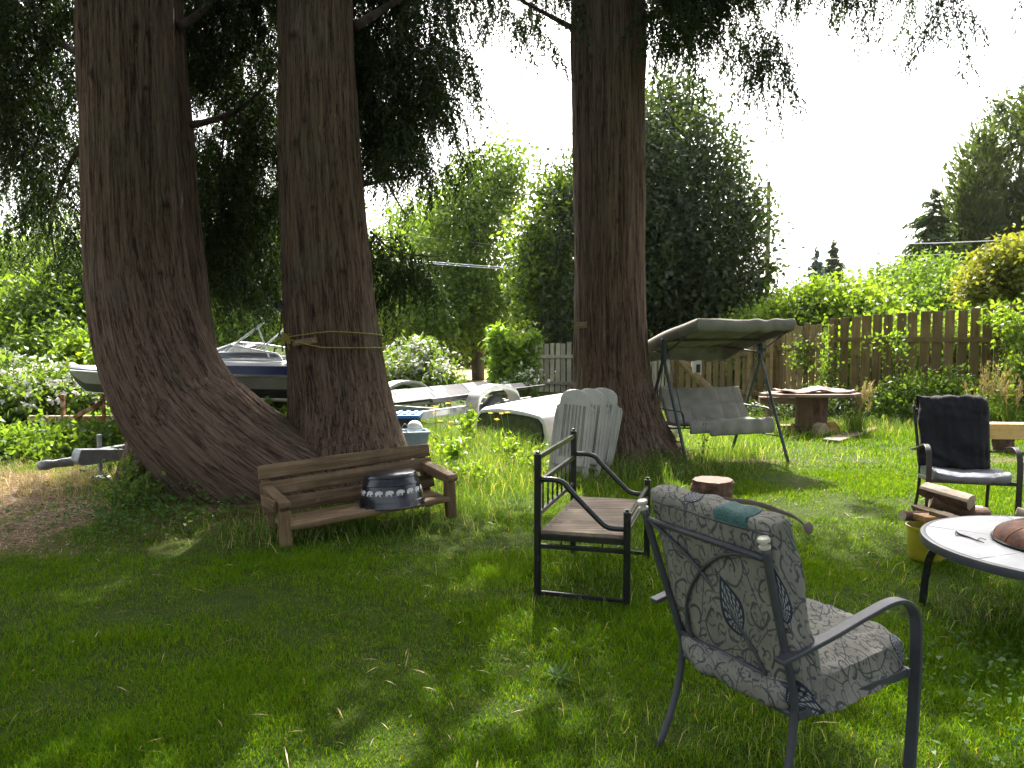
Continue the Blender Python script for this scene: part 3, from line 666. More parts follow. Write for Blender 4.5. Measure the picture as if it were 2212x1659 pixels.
limb(lm, [(485, 250, 8.4), (483, 300, 8.4), (478, 345, 8.45), (470, 420, 8.5)], [0.016, 0.006]); limb(lm, [(520, 235, 8.5), (515, 290, 8.5), (510, 350, 8.6)], [0.018, 0.006])
limb(lm, [(385, 60, 7.9), (440, 20, 8.3), (520, -60, 9)], [0.05, 0.02]); limb(lm, [(180, 120, 7.6), (120, 90, 8.2), (20, 60, 9)], [0.05, 0.015]); limb(lm, [(185, 300, 7.7), (150, 360, 8.2), (110, 470, 8.6), (120, 560, 8.7)], [0.035, 0.008])
limb(lm, [(770, 250, 7.8), (810, 340, 8.4), (850, 420, 8.8), (880, 470, 9)], [0.03, 0.006]); limb(lm, [(765, 60, 7.7), (860, 0, 8.3), (980, -80, 9)], [0.05, 0.02]); limb(lm, [(800, 500, 7.9), (850, 540, 8.2), (930, 555, 8.5), (965, 550, 8.6)], [0.012, 0.004])
limb(lm, [(780, 400, 7.8), (860, 385, 8.3), (940, 370, 8.7)], [0.025, 0.006])
LIMB_PARENT(CED)
limb(lm, [(1395, 40, 9.2), (1480, 10, 9.2), (1600, -40, 9.4), (1800, -60, 9.6), (2100, -70, 9.6)], [0.05, 0.015]); limb(lm, [(1235, 60, 9.2), (1180, 30, 9.2), (1050, -40, 9.4)], [0.04, 0.015])
LIMB_PARENT(CED2)
# ------------------------------------------------------------------ background trees and shrubs
rb = np.random.default_rng(77)
def crown(blobs, ncl, per, sig, L, W, rng, up=0.5, hole=-0.5, fr=1.1, shell=0.42):
    bl = np.array(blobs, float); wts = bl[:, 3] * bl[:, 4] * bl[:, 5]; wts = wts ** 0.75; wts /= wts.sum()
    k = rng.choice(len(bl), ncl * 2, p=wts); d = rdir(ncl * 2, rng); r = rng.random(ncl * 2) ** shell
    C = bl[k, :3] + d * r[:, None] * bl[k, 3:6]
    C = C[(fbm(C * fr, 5 + int(bl[0, 0] * 7) % 50, 2) > hole) & (C[:, 2] > 0.02)][:ncl]
    P = np.repeat(C, per, 0) + rng.standard_normal((len(C) * per, 3)) * sig
    P[:, 2] = np.abs(P[:, 2])
    return broad_leaves(P, L, W, rng, up)
def blob(px, py, Y, rpx, rpy=None, depth=0.9):
    q = at(px, py, Y); k = Y / F
    return (q.x, q.y, q.z, rpx * k, rpx * k * depth, (rpy or rpx) * k)
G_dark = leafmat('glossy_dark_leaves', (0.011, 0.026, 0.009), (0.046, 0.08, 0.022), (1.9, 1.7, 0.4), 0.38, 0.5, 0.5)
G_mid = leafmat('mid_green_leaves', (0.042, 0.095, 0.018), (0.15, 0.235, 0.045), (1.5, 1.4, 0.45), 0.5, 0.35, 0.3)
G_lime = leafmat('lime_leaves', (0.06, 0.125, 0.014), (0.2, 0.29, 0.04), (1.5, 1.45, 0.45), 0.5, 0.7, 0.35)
G_laurel = leafmat('laurel_leaves', (0.075, 0.15, 0.018), (0.21, 0.32, 0.05), (1.5, 1.5, 0.4), 0.5, 1.2, 0.5)
G_bramble = leafmat('bramble_leaves', (0.05, 0.10, 0.02), (0.17, 0.25, 0.05), (1.4, 1.4, 0.5), 0.42, 1.0, 0.4)
G_gold = leafmat('golden_leaves', (0.09, 0.125, 0.02), (0.235, 0.245, 0.045), (1.4, 1.3, 0.5), 0.45, 0.7, 0.3)
G_blue = leafmat('blue_spruce_needles', (0.03, 0.06, 0.06), (0.09, 0.14, 0.14), (1, 1.1, 1), 0.25, 0.8, 0.2)
G_conif = leafmat('conifer_foliage', (0.016, 0.034, 0.012), (0.06, 0.09, 0.03), (1.4, 1.5, 0.6), 0.3, 0.4, 0.2)
G_hedge = leafmat('hedge_conifer_foliage', (0.024, 0.045, 0.012), (0.09, 0.12, 0.03), (1.4, 1.5, 0.6), 0.35, 0.35, 0.2)
M_blossom = leafmat('white_blossom', (0.6, 0.58, 0.55), (0.8, 0.78, 0.76), (1, 0.97, 0.95), 0.35, 1, 0.2)
M_yellowfl = leafmat('yellow_petals', (0.6, 0.42, 0.02), (0.75, 0.58, 0.04), (1, 1, 0.6), 0.35, 1, 0.2)
M_red = leafmat('red_blossom', (0.4, 0.02, 0.03), (0.55, 0.05, 0.06), (1, 0.8, 0.8), 0.3, 1, 0.2)
def tree(name, label, base, blobs, ncl, per, sig, L, W, mat, trunk=0.18, limbs=5, cat='tree', group=None, hole=-0.5, up=0.5, bark=None, **kw):
    t = thing(name, label, cat, (base[0], base[1], 0), 0, group)
    quads('crown', crown(blobs, ncl, per, sig, L, W, rb, up, hole, **kw), mat, t)
    if trunk:
        m = MB(); top = max(b[2] for b in blobs); cx = float(np.mean([b[0] for b in blobs])); cy = float(np.mean([b[1] for b in blobs]))
        b0 = np.array((base[0], base[1], -0.05)); tp = np.array((cx, cy, top))
        m.tube([b0, b0 * 0.65 + tp * 0.35 + (0.06, 0, 0), b0 * 0.3 + tp * 0.7, tp], [trunk * 1.25, trunk, trunk * 0.7, trunk * 0.25], 10, sub=14)
        for k in range(limbs):
            bq = blobs[k % len(blobs)]; f = 0.25 + 0.5 * k / max(1, limbs - 1); s0 = b0 * (1 - f) + tp * f
            e = np.array(bq[:3]) + rdir(1, rb)[0] * np.array(bq[3:6]) * 0.6
            m.tube([s0, (s0 + e) / 2 + (0, 0, 0.15), e], [trunk * 0.45, trunk * 0.08], 6, sub=8)
        m.build('trunk', bark or M_treebark, t, smooth=180)
    return t
def shrub(name, label, blobs, ncl, per, sig, L, W, mat, cat='bush', group=None, hole=-0.6, up=0.5, stems=10, flowers=None, **kw):
    b = blobs[0]; t = thing(name, label, cat, (b[0], b[1], 0), 0, group)
    q = crown(blobs, ncl, per, sig, L, W, rb, up, hole, **kw)
    quads('foliage', q, mat, t)
    if stems:
        for k in range(stems):
            bb = blobs[k % len(blobs)]; e = np.array(bb[:3]) + rdir(1, rb)[0] * np.array(bb[3:6]) * 0.75
            s0 = np.array((bb[0] + rb.uniform(-0.3, 0.3) * bb[3], bb[1] + rb.uniform(-0.3, 0.3) * bb[4], -0.02))
            MB().tube([s0, s0 * 0.4 + e * 0.6 + (0, 0, 0.1), e], [0.012 + 0.004 * bb[5], 0.004], 5, sub=7).build('stem', M_twig, t, smooth=180)
    if flowers:
        nf, size, mt, ymax = flowers
        cen = q.mean(1); lim = np.percentile(cen[:, 2], 45); c = cen[(cen[:, 2] > lim)]; c = c[rb.choice(len(c), nf)] + rb.standard_normal((nf, 3)) * 0.03 + (0, -0.05, 0.06)
        P = np.repeat(c, 5, 0); N = np.repeat(nrm(rdir(nf, rb) + np.array((0, -0.3, 0.8))), 5, 0)
        A = nrm(np.cross(N, rdir(len(P), rb))); quads('blossoms', leaf_quads(P + A * size * 0.45, A, N, size, size * 0.75, rb), mt, t)
    return t
# big dark broadleaf behind the right cedar
tree('laurel_tree', 'big dark glossy evergreen tree with a lime sunlit left edge, behind the canopy swing', (4.6, 24.5), [blob(1330, 560, 24, 200, 250), blob(1420, 400, 24.5, 190, 190), blob(1500, 520, 24, 170, 190), blob(1560, 640, 23, 115, 110), blob(1180, 600, 23.5, 85, 110), blob(1450, 260, 25, 95, 100), blob(1590, 480, 24, 60, 90), blob(1250, 760, 23.5, 120, 90), blob(1480, 720, 23.5, 130, 100), blob(1190, 560, 21.7, 72, 140), blob(1215, 430, 22, 55, 80), blob(1215, 680, 21.7, 70, 60)], 4600, 16, 0.26, 0.19, 0.09, G_dark, 0.28, 8, hole=-0.5)
tree('laurel_tree', 'yellow-green lobes left of the single cedar trunk, sunlight put into the leaf colour', (1.5, 21.9), [blob(1170, 500, 22, 75, 80), blob(1150, 620, 21.8, 65, 70), blob(1215, 440, 22, 50, 60), blob(1200, 580, 22, 60, 110)], 270, 16, 0.2, 0.17, 0.08, G_lime, 0.09, 4)  # sunlit side of the dark tree, its light put into lime leaves
f = MB()
tree('maple_tree', 'tall airy broadleaf tree with a thin dark trunk between the two cedars', (-1.25, 27.5), [blob(1000, 520, 28, 120, 120), blob(930, 620, 28, 130, 100), blob(1060, 640, 27, 90, 100), blob(1030, 420, 28.5, 90, 80), blob(960, 700, 27, 130, 60), blob(1100, 380, 29, 70, 70)], 2000, 14, 0.4, 0.17, 0.11, G_mid, 0.2, 8, hole=-0.3)
tree('maple_tree', 'mid green broadleaf tree with gaps of sky, right of the second cedar stem', (-4.6, 31), [blob(870, 590, 31, 110, 100), blob(840, 680, 31, 120, 80), blob(900, 500, 32, 70, 60), blob(780, 640, 32, 80, 100)], 1400, 14, 0.42, 0.17, 0.11, G_mid, 0.2, 6, hole=-0.35)
tree('broadleaf_tree', 'mid green tree seen through the gap between the cedar stems', (-9.8, 27), [blob(500, 640, 27, 110, 90), blob(570, 560, 28, 100, 90), blob(440, 560, 28, 90, 100), blob(520, 740, 26, 140, 50)], 1700, 14, 0.4, 0.16, 0.1, G_mid, 0.2, 5, hole=-0.4)
tree('broadleaf_tree', 'bright mid green tree left of the curved cedar stem, behind the boat bow', (-11.6, 19.5), [blob(120, 680, 19.5, 120, 90), blob(60, 740, 19, 130, 60), blob(170, 600, 20, 70, 60), blob(150, 760, 18, 110, 40)], 1700, 15, 0.25, 0.14, 0.085, G_mid, 0.16, 5, hole=-0.5)
tree('broadleaf_tree', 'pale leafy tree beyond at the far left edge below the wire', (-22, 33), [blob(20, 680, 33, 90, 80), blob(110, 520, 34, 75, 60), blob(60, 590, 34, 70, 70), blob(-60, 600, 34, 90, 120)], 1200, 12, 0.5, 0.2, 0.13, G_mid, 0.22, 5, hole=-0.35)
tree('broadleaf_tree', 'dark-leaved low tree behind the airy maple trunk', (1.0, 40), [blob(960, 740, 40, 150, 60), blob(1090, 740, 40, 110, 60), blob(820, 740, 40, 130, 60), blob(700, 730, 42, 120, 70), blob(600, 730, 42, 120, 70)], 1300, 12, 0.6, 0.26, 0.16, G_dark, 0.2, 5, hole=-0.8)
# shrubs in front of the fence and beyond it
shrub('laurel_bush', 'bright lime laurel bush at the end of the grey fence', [blob(1088, 780, 19.2, 24, 62), blob(1080, 735, 19.2, 18, 22), blob(1125, 775, 19.6, 26, 45), blob(1150, 745, 19.6, 24, 20), blob(1130, 740, 20, 18, 16), blob(1090, 830, 19.1, 30, 28)], 430, 10, 0.12, 0.24, 0.085, G_laurel, stems=8, up=0.9, hole=-0.35)
shrub('bramble_bush', 'bramble bush covered in white blossom right of the second cedar stem', [blob(880, 810, 16.5, 75, 45), blob(940, 830, 16.3, 55, 40), blob(830, 830, 16.5, 60, 50), blob(900, 770, 16.8, 55, 28)], 700, 12, 0.14, 0.10, 0.065, G_bramble, flowers=(800, 0.065, M_blossom, 9), stems=12)
shrub('bramble_bush', 'blossoming bramble bank at the far left in front of the boat bow', [blob(60, 880, 11.9, 120, 70), blob(-60, 850, 12, 120, 90), blob(150, 860, 12.2, 80, 55), blob(170, 900, 12.4, 110, 60), blob(20, 815, 12.3, 75, 40)], 1500, 14, 0.13, 0.10, 0.065, G_bramble, flowers=(1250, 0.065, M_blossom, 9), stems=16)
shrub('bramble_bush', 'low dark leafy brambles under the boat trailer tongue', [blob(120, 975, 10.0, 130, 45), blob(-30, 985, 9.9, 130, 50), blob(250, 975, 10.2, 80, 45), blob(300, 930, 11.8, 120, 40)], 900, 14, 0.11, 0.09, 0.06, G_mid, stems=14)
shrub('sapling', 'young leafy maple shoot rising behind the boat bow', [blob(150, 770, 13.2, 30, 18), blob(160, 745, 13.2, 14, 16), blob(185, 782, 13.1, 22, 14)], 60, 8, 0.09, 0.15, 0.1, G_lime, stems=6)
shrub('leafy_weed', 'leafy shoots in the crotch under the boat hull', [blob(605, 905, 9.9, 20, 22), blob(560, 890, 10.2, 25, 26)], 60, 8, 0.07, 0.13, 0.06, G_lime, stems=5)
shrub('bramble_bush', 'leafy blossom spray by the grey fence post', [blob(1130, 830, 18.8, 35, 30), blob(1100, 850, 18.6, 40, 20)], 170, 12, 0.1, 0.1, 0.06, G_bramble, flowers=(120, 0.06, M_blossom, 9), stems=6)
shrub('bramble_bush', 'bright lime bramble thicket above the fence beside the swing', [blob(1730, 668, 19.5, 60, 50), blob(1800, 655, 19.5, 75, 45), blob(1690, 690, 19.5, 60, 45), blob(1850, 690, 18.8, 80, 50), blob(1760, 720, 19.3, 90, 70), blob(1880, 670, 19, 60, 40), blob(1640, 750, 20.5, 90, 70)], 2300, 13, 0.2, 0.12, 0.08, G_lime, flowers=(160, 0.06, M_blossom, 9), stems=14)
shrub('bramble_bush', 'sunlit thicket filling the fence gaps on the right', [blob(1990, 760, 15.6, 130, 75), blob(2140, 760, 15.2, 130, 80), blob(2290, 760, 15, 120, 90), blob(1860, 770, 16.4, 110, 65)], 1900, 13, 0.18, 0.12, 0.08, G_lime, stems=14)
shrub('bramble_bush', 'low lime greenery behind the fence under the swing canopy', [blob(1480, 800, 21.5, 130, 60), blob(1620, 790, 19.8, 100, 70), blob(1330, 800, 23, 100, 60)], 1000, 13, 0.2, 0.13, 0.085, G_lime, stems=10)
shrub('hedge', 'grey-green rounded shrubs on the skyline over the fence', [blob(1930, 630, 23, 70, 40), blob(2010, 610, 23.5, 80, 42), blob(2070, 640, 22, 70, 40), blob(1960, 660, 22, 110, 40)], 1200, 13, 0.24, 0.13, 0.085, G_mid, stems=8)
shrub('golden_bush', 'golden yellow-leaved bush at the right edge above the fence', [blob(2175, 578, 17, 58, 48), blob(2235, 565, 17.3, 62, 55), blob(2125, 622, 17, 45, 32), blob(2200, 620, 17, 80, 50)], 1100, 13, 0.17, 0.13, 0.075, G_gold, stems=10)
# conifers
def conifer(name, label, base, H, Rb, n, L, W, mat, lean=(0, 0), droop=0.35, tiers=26, z0=0.3, ragged=0.3, trunk=0.2, power=0.8, group=None):
    t = thing(name, label, 'tree', (base[0], base[1], 0), 0, group); out = []
    for k in range(tiers):
        f = k / (tiers - 1); z = z0 + (H - z0) * f; R0 = Rb * (1 - f) ** power + 0.05
        nb = max(5, int(13 * (1 - f) + 5))
        for j in range(nb):
            a = rb.uniform(0, 2 * math.pi); r = R0 * (1 + ragged * rb.standard_normal()); r = max(r, 0.08); m = max(3, int(n * r / Rb))
            s = rb.random(m) ** 0.75; d = np.array((math.cos(a), math.sin(a), 0))
            P = np.array((base[0] + lean[0] * f * f, base[1] + lean[1] * f * f, z + rb.normal(0, 0.55 * H / tiers))) + d * (s * r)[:, None] + np.array((0, 0, 1)) * (-droop * r * s ** 1.6 + 0.12 * r * s)[:, None]
            P += rb.standard_normal((m, 3)) * (0.05 + 0.1 * r * s[:, None] * np.array((1, 1, 0.5)))
            A = d + rb.standard_normal((m, 3)) * 0.5 + np.array((0, 0, -0.35)); out.append(leaf_quads(P, A, rdir(m, rb) + np.array((0, 0, 0.8)), L, W, rb))
    quads('crown', np.concatenate(out), mat, t)
    m = MB(); m.tube([(base[0], base[1], -0.05), (base[0] + lean[0] * 0.25, base[1] + lean[1] * 0.25, H * 0.5), (base[0] + lean[0], base[1] + lean[1], H)], [trunk, trunk * 0.6, 0.03], 8, sub=10)
    m.build('trunk', M_treebark, t, smooth=180)
    return t
def hedge_tree(label, base, blobs, ncl):
    t = thing('cedar_hedge_tree', label, 'tree', (base[0], base[1], 0)); bl = np.array(blobs); out = []
    for b_ in blobs:
        n_ = int(ncl * b_[3] * b_[5] / sum(c[3] * c[5] for c in blobs)); d = rdir(n_, rb); r = rb.random(n_) ** 0.3; C_ = np.array(b_[:3]) + d * r[:, None] * np.array(b_[3:6])
        C_ = C_[(fbm(C_ * (0.9, 0.9, 0.5), 63, 2) > -0.42) & (C_[:, 2] > 0)]
        P = np.repeat(C_, 12, 0) + rb.standard_normal((len(C_) * 12, 3)) * (0.22, 0.22, 0.34); dd = np.repeat(d[:len(C_)], 12, 0)
        A = np.array((0, 0, 0.9)) + nrm((P - np.array(b_[:3])) * (1, 1, 0)) * 0.75 + rb.standard_normal((len(P), 3)) * 0.4
        out.append(leaf_quads(P, A, rdir(len(P), rb), 0.34, 0.12, rb))
    quads('crown', np.concatenate(out), G_hedge, t)
    MB().tube([(base[0], base[1], -0.05), (base[0], base[1], max(b_[2] + b_[5] * 0.6 for b_ in blobs))], [0.28, 0.05], 8).build('trunk', M_treebark, t, smooth=180)
q = at(2290, 600, 35); hedge_tree('tallest dense cedar at the right edge of the sky', (q.x, 35), [blob(2290, 330, 35, 90, 235), blob(2250, 300, 35, 45, 130), blob(2300, 560, 35, 120, 190)], 1300)
q = at(2122, 600, 36); hedge_tree('dense rounded cedar left of the tallest one', (q.x, 36), [blob(2112, 430, 36, 58, 150), blob(2098, 540, 36, 62, 160), blob(2140, 600, 36, 85, 120)], 1100)
q = at(2195, 600, 37.5); hedge_tree('dense cedar squeezed between the two taller hedge trees', (q.x, 37.5), [blob(2180, 390, 37.5, 62, 195), blob(2180, 560, 37.5, 75, 160)], 900)
q = at(1985, 420, 33)
conifer('fir_tree', 'dark fir with a bent leaning tip and loose side branches', (q.x, 33), q.z, 2.5, 120, 0.34, 0.11, G_conif, (0.75, 0), 0.4, 26, 0.5, 0.35, 0.2, 0.85)
q = at(1764, 545, 62)
conifer('spruce_tree', 'small far bluish spruce on the skyline', (q.x, 62), q.z, 1.5, 90, 0.5, 0.2, G_blue, (0, 0), 0.3, 24, 0.4, 0.2, 0.2, 0.8)
q = at(1800, 527, 66)
conifer('fir_tree', 'small far dark fir beside the bluish spruce', (q.x, 66), q.z, 1.9, 90, 0.55, 0.22, G_conif, (0, 0), 0.3, 24, 0.4, 0.2, 0.2, 0.75)
# far treeline so that the horizon is closed: one wood that reads as a mass
bl = [blob(x, 700 + 8 * math.sin(x), 76, 110, 45 + 12 * math.sin(x * 0.7)) for x in range(-500, 2800, 130)]
wq = crown(bl, 2600, 10, 1.1, 0.9, 0.6, rb, 0.5, -0.9)
o = quads('far_wood', wq, G_mid); setprops(o, kind='stuff', label='distant wood along the horizon', cat='wood')
# ------------------------------------------------------------------ fences
def fence(label, p0, p1, h0, h1, bw, pitch, mat, post_at, rails, rmat, side=-1, group='plank fence sections', jag=0.015):
    """boards fixed behind rails; the rails and posts face the camera (side -1)"""
    p0 = np.array((*p0, 0.0)); p1 = np.array((*p1, 0.0)); Lf = np.linalg.norm(p1 - p0); d = (p1 - p0) / Lf; nn = np.array((d[1], -d[0], 0))
    if nn[1] > 0: nn = -nn
    t = thing('plank_fence', label, 'fence', tuple(p0), 0, group)
    m = MB(); s = 0.02
    while s < Lf - bw * 0.5:
        f = s / Lf; h = h0 + (h1 - h0) * f + rb.normal(0, jag); c = p0 + d * (s + bw / 2); tw = rb.normal(0, 0.012)
        m.beam(c + (0, 0, 0.03), c + d * rb.normal(0, 0.008) + (0, 0, h), bw * rb.uniform(0.92, 1.04), 0.019, up=nn + d * tw)
        s += pitch * rb.uniform(0.95, 1.05)
    m.build('board_panel', mat, t, smooth=0, bevel=0.003)
    for z in rails:
        a = p0 + nn * 0.031 + (0, 0, z[0]); b = p1 + nn * 0.031 + (0, 0, z[1])
        MB().beam(a, b, 0.04, 0.09).build('rail', rmat, t, smooth=0, bevel=0.004)
    for s in post_at:
        h = h0 + (h1 - h0) * s / Lf; c = p0 + d * s + nn * 0.10
        MB().beam(c - (0, 0, 0.1), c + (0, 0, h - 0.12), 0.09, 0.09, up=nn).build('post', rmat, t, smooth=0, bevel=0.006)
    return t
M_fencegrey_x = wood('grey_fence_rail', (0.24, 0.22, 0.16), (0.38, 0.35, 0.27), 'x', 18)
M_fence_x = wood('brown_fence_rail', (0.125, 0.088, 0.034), (0.235, 0.175, 0.082), 'x', 18)
A0 = at(1152, 800, 21.2); A1 = at(1452, 800, 18.6); B1 = at(1668, 800, 16.6); C0 = at(1672, 800, 16.0); C1 = at(1782, 800, 14.55); D0 = at(1786, 800, 14.35); D1 = at(2140, 800, 13.35); E1 = (12.2, 12.3)
fence('grey weathered plank fence section ending at the lime laurel bush', A0[:2], A1[:2], 1.37, 1.5, 0.145, 0.185, M_fencegrey, (0.0, 2.4), ((1.02, 1.1), (0.3, 0.3)), M_fencegrey_x)
fence('plank fence section with narrow gaps right behind the swing seat', A1[:2], B1[:2], 1.5, 1.62, 0.145, 0.195, M_fence, (0.1, 2.2), ((1.12, 1.2), (0.3, 0.3)), M_fence_x)
fence('short ivy-grown plank fence section between the swing and the tall section', C0[:2], C1[:2], 1.8, 1.82, 0.15, 0.18, M_fence, (0.1,), ((1.32, 1.38), (0.35, 0.35)), M_fence_x)
fence('tallest wide-gapped plank fence section behind the chair draped in dark cloth', D0[:2], D1[:2], 1.92, 2.1, 0.16, 0.198, M_fence, (0.06, 3.4), ((1.52, 1.52), (0.4, 0.4)), M_fence_x)
fence('plank fence section running out of the picture on the right, overgrown', D1[:2], E1, 2.12, 2.15, 0.145, 0.198, M_fence, (0.3, 2.4), ((1.6, 1.6), (0.4, 0.4)), M_fence_x)
# climbers and weeds along the fence
def along(label, name, lst, ncl, L, W, mat, cat='climber', per=8, sig=0.1, stems=6, up=0.3):
    return shrub(name, label, lst, ncl, per, sig, L, W, mat, cat, stems=stems, up=up)
along('ivy climbing the fence at the tall section\'s left post', 'ivy', [blob(1790, 790, 14.15, 28, 90, 0.4), blob(1775, 860, 14.1, 40, 40, 0.5), blob(1730, 760, 15.0, 30, 40, 0.4)], 150, 0.06, 0.045, G_mid)
along('lone leafy bramble shoot poking through the wide-gapped fence', 'bramble_shoot', [blob(1940, 740, 13.6, 24, 18, 0.6), blob(1890, 735, 13.6, 16, 8, 0.6), blob(1950, 760, 13.6, 26, 16, 0.6)], 26, 0.085, 0.05, G_laurel, per=6)
along('broad-leaved weeds at the foot of the fence behind the dark chair', 'weed_clump', [blob(1960, 860, 13.2, 60, 55), blob(2040, 850, 13.1, 60, 50), blob(2090, 870, 13.0, 55, 50), blob(1900, 880, 13.2, 50, 38)], 560, 0.085, 0.045, G_mid, 'weeds', sig=0.12, stems=14, up=0.8)
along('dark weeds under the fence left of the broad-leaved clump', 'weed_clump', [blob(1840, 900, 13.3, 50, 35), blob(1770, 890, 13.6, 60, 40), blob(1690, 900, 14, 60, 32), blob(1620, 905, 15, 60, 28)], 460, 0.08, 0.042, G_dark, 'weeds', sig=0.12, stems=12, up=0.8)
along('leafy climber hanging over the fence at the right edge', 'climber', [blob(2190, 720, 12.8, 30, 55, 0.5), blob(2205, 830, 12.4, 40, 70, 0.6), blob(2170, 690, 13.1, 30, 18, 0.5)], 260, 0.075, 0.045, G_lime)
along('weeds massed at the right edge behind the lumber beam', 'weed_clump', [blob(2180, 885, 12.3, 60, 40), blob(2250, 880, 12.2, 60, 50), blob(2120, 890, 12.5, 50, 30)], 420, 0.08, 0.042, G_mid, 'weeds', sig=0.12, stems=12, up=0.8)
def plume(label, px, Y, H, n, lean, spread, name='feathery_grass'):
    q = gp(px, 900); x0 = at(px, 800, Y).x; t = thing(name, label, 'grass clump', (x0, Y, 0)); m = MB(); hd = []
    for k in range(n):
        b = np.array((x0 + rb.normal(0, 0.07), Y + rb.normal(0, 0.07), 0)); h = H * rb.uniform(0.6, 1.05); tp = b + np.array((lean * h + rb.normal(0, spread), rb.normal(0, spread), h))
        md = (b + tp) / 2 + np.array((-lean * 0.12, 0, 0.03)); m.tube([b, md, tp], [0.004, 0.002], 4, sub=6)
        s = rb.random(26)[:, None]; P = md * (1 - 1) + tp - (tp - md) * s * 0.55 + rb.standard_normal((26, 3)) * 0.014; hd.append(leaf_quads(P, np.tile(tp - md, (26, 1)) + rb.standard_normal((26, 3)) * 0.06, rdir(26, rb), 0.05, 0.008, rb))
    m.build('stalks', M_tall, t, smooth=180); quads('seed_heads', np.concatenate(hd), M_dry, t)
    x = x0 + rb.normal(0, 0.09, 260); y = Y + rb.normal(0, 0.09, 260)
    Bq = blades(x, y, rb.uniform(0.25, 0.65, 260) * H, np.full(260, 0.008), np.full(260, 0.6), rb)
    blade_mesh('leaf_blades', Bq, M_tall, t)
plume('feathery pale grass clump at the right end of the log table', 1852, 11.9, 0.82, 26, 0.2, 0.06)
plume('tall seeding grass clump by the fence behind the dark chair', 2140, 12.2, 1.2, 34, 0.02, 0.16)
plume('lower seeding grass clump at the far right fence corner', 2185, 12.0, 0.95, 20, -0.03, 0.12)
# yellow flowers in the rough grass in front of the truck canopy
def flower(px, py, Y, label):
    q = at(px, py, Y); t = thing('yellow_wildflower', label, 'flower', (q.x, q.y, 0), 0, 'yellow wildflowers by the truck canopy'); m = MB()
    b = np.array((q.x + rb.normal(0, 0.04), q.y + rb.normal(0, 0.03), 0)); m.tube([b, (b + np.array(q)) / 2 + (0.02, 0, 0), q], [0.004, 0.0025], 5, sub=6); m.build('stem', M_tall, t, smooth=180)
    n_ = 22; a = np.arange(n_) * 2.4; A = np.stack([np.cos(a), np.sin(a), np.full(n_, 0.35) + (np.arange(n_) % 2) * 0.5], 1)
    quads('petals', leaf_quads(np.array(q) + nrm(A) * 0.02, A, np.tile((0, 0, 1.0), (n_, 1)), 0.045, 0.016, rb), M_yellowfl, t)
    P = b + np.array((0, 0, 1)) * rb.uniform(0.02, max(0.1, q.z * 0.6), 14)[:, None] + rb.standard_normal((14, 3)) * np.array((0.06, 0.06, 0.01)); quads('leaves', broad_leaves(P, 0.075, 0.026, rb, 0.6), G_lime, t)
for px, py, Y, l in ((941, 880, 9.3, 'yellow flower highest beside the trailer channel, right of its twin'), (968, 873, 9.6, 'yellow flower furthest back in front of the trailer bunk'), (940, 895, 9.2, 'yellow flower just under its twin by the trailer channel'), (974, 913, 9.1, 'yellow flower low between the trailer channel and the canopy'), (951, 912, 8.8, 'yellow flower nearest the blue bin'), (1083, 895, 9.5, 'largest yellow flower in front of the canopy window'), (1096, 893, 9.7, 'half-open yellow flower right of the largest one'), (1073, 908, 9.3, 'yellow flower below the largest one at the canopy window'), (1059, 894, 9.5, 'pale yellow flower left of the largest one')):
    flower(px, py, Y, l)
def weed(label, px, Y, H, n, L, W, mat, sp_, name='leafy_weed'):
    x0 = at(px, 900, Y).x; t = thing(name, label, 'weed', (x0, Y, 0)); m = MB(); P = []
    for k in range(n):
        b = np.array((x0 + rb.normal(0, sp_ * 0.4), Y + rb.normal(0, sp_ * 0.4), 0)); tp = b + np.array((rb.normal(0, sp_), rb.normal(0, sp_), H * rb.uniform(0.5, 1.05)))
        m.tube([b, (b + tp) / 2, tp], [0.005, 0.002], 5, sub=5); s = rb.uniform(0.25, 1.0, 12)[:, None]; P.append(b + (tp - b) * s + rb.standard_normal((12, 3)) * 0.035)
    m.build('stems', M_tall, t, smooth=180); quads('leaves', broad_leaves(np.vstack(P), L, W, rb, 0.7), mat, t)
weed('lime leafy weed clump in the rough grass before the canopy\'s left end', 985, 8.8, 0.48, 16, 0.085, 0.05, G_laurel, 0.12)
weed('leafy weed growing up the left end of the truck canopy', 1012, 10.4, 0.6, 12, 0.08, 0.045, G_lime, 0.08)
weed('green weed tangle below the canopy window', 1120, 9.0, 0.36, 18, 0.07, 0.035, G_lime, 0.16)
weed('yellowish weed patch between the bench and the daybed frame', 1010, 7.9, 0.25, 22, 0.06, 0.03, G_lime, 0.22)
weed('green weeds beside the left leg of the chair stack', 1165, 8.3, 0.28, 14, 0.06, 0.03, G_lime, 0.12)
weed('slender sapling sprig on the lawn in front of the swing', 1518, 8.9, 0.72, 3, 0.05, 0.016, G_mid, 0.04, 'sapling')
weed('dark creeping shrublet left of the cedar foot beside the bare soil', 262, 6.6, 0.42, 26, 0.05, 0.03, G_mid, 0.22)
weed('dark leafy tangle between the trailer tongue and the curved cedar stem', 275, 7.25, 0.55, 22, 0.05, 0.03, G_mid, 0.15)
weed('twiggy weed tangle at the right foot of the single cedar', 1440, 8.75, 0.3, 20, 0.045, 0.014, G_mid, 0.2)
# dandelion rosette in the lawn
q = gp(1206, 1478); t = thing('dandelion_rosette', 'flat rosette of long toothed leaves in the near lawn left of the cushioned chair', 'weed', (q.x, q.y, 0))
a = np.arange(16) * 2.4 + rb.normal(0, 0.3, 16); A = np.stack([np.cos(a), np.sin(a), rb.uniform(0.0, 0.7, 16)], 1); quads('leaves', leaf_quads(np.array(q) + (0, 0, 0.025) + nrm(A) * 0.045, A, np.tile((0, 0, 1.0), (16, 1)) + rdir(16, rb) * 0.2, 0.075, 0.016, rb, 0.4), M_clover, t)
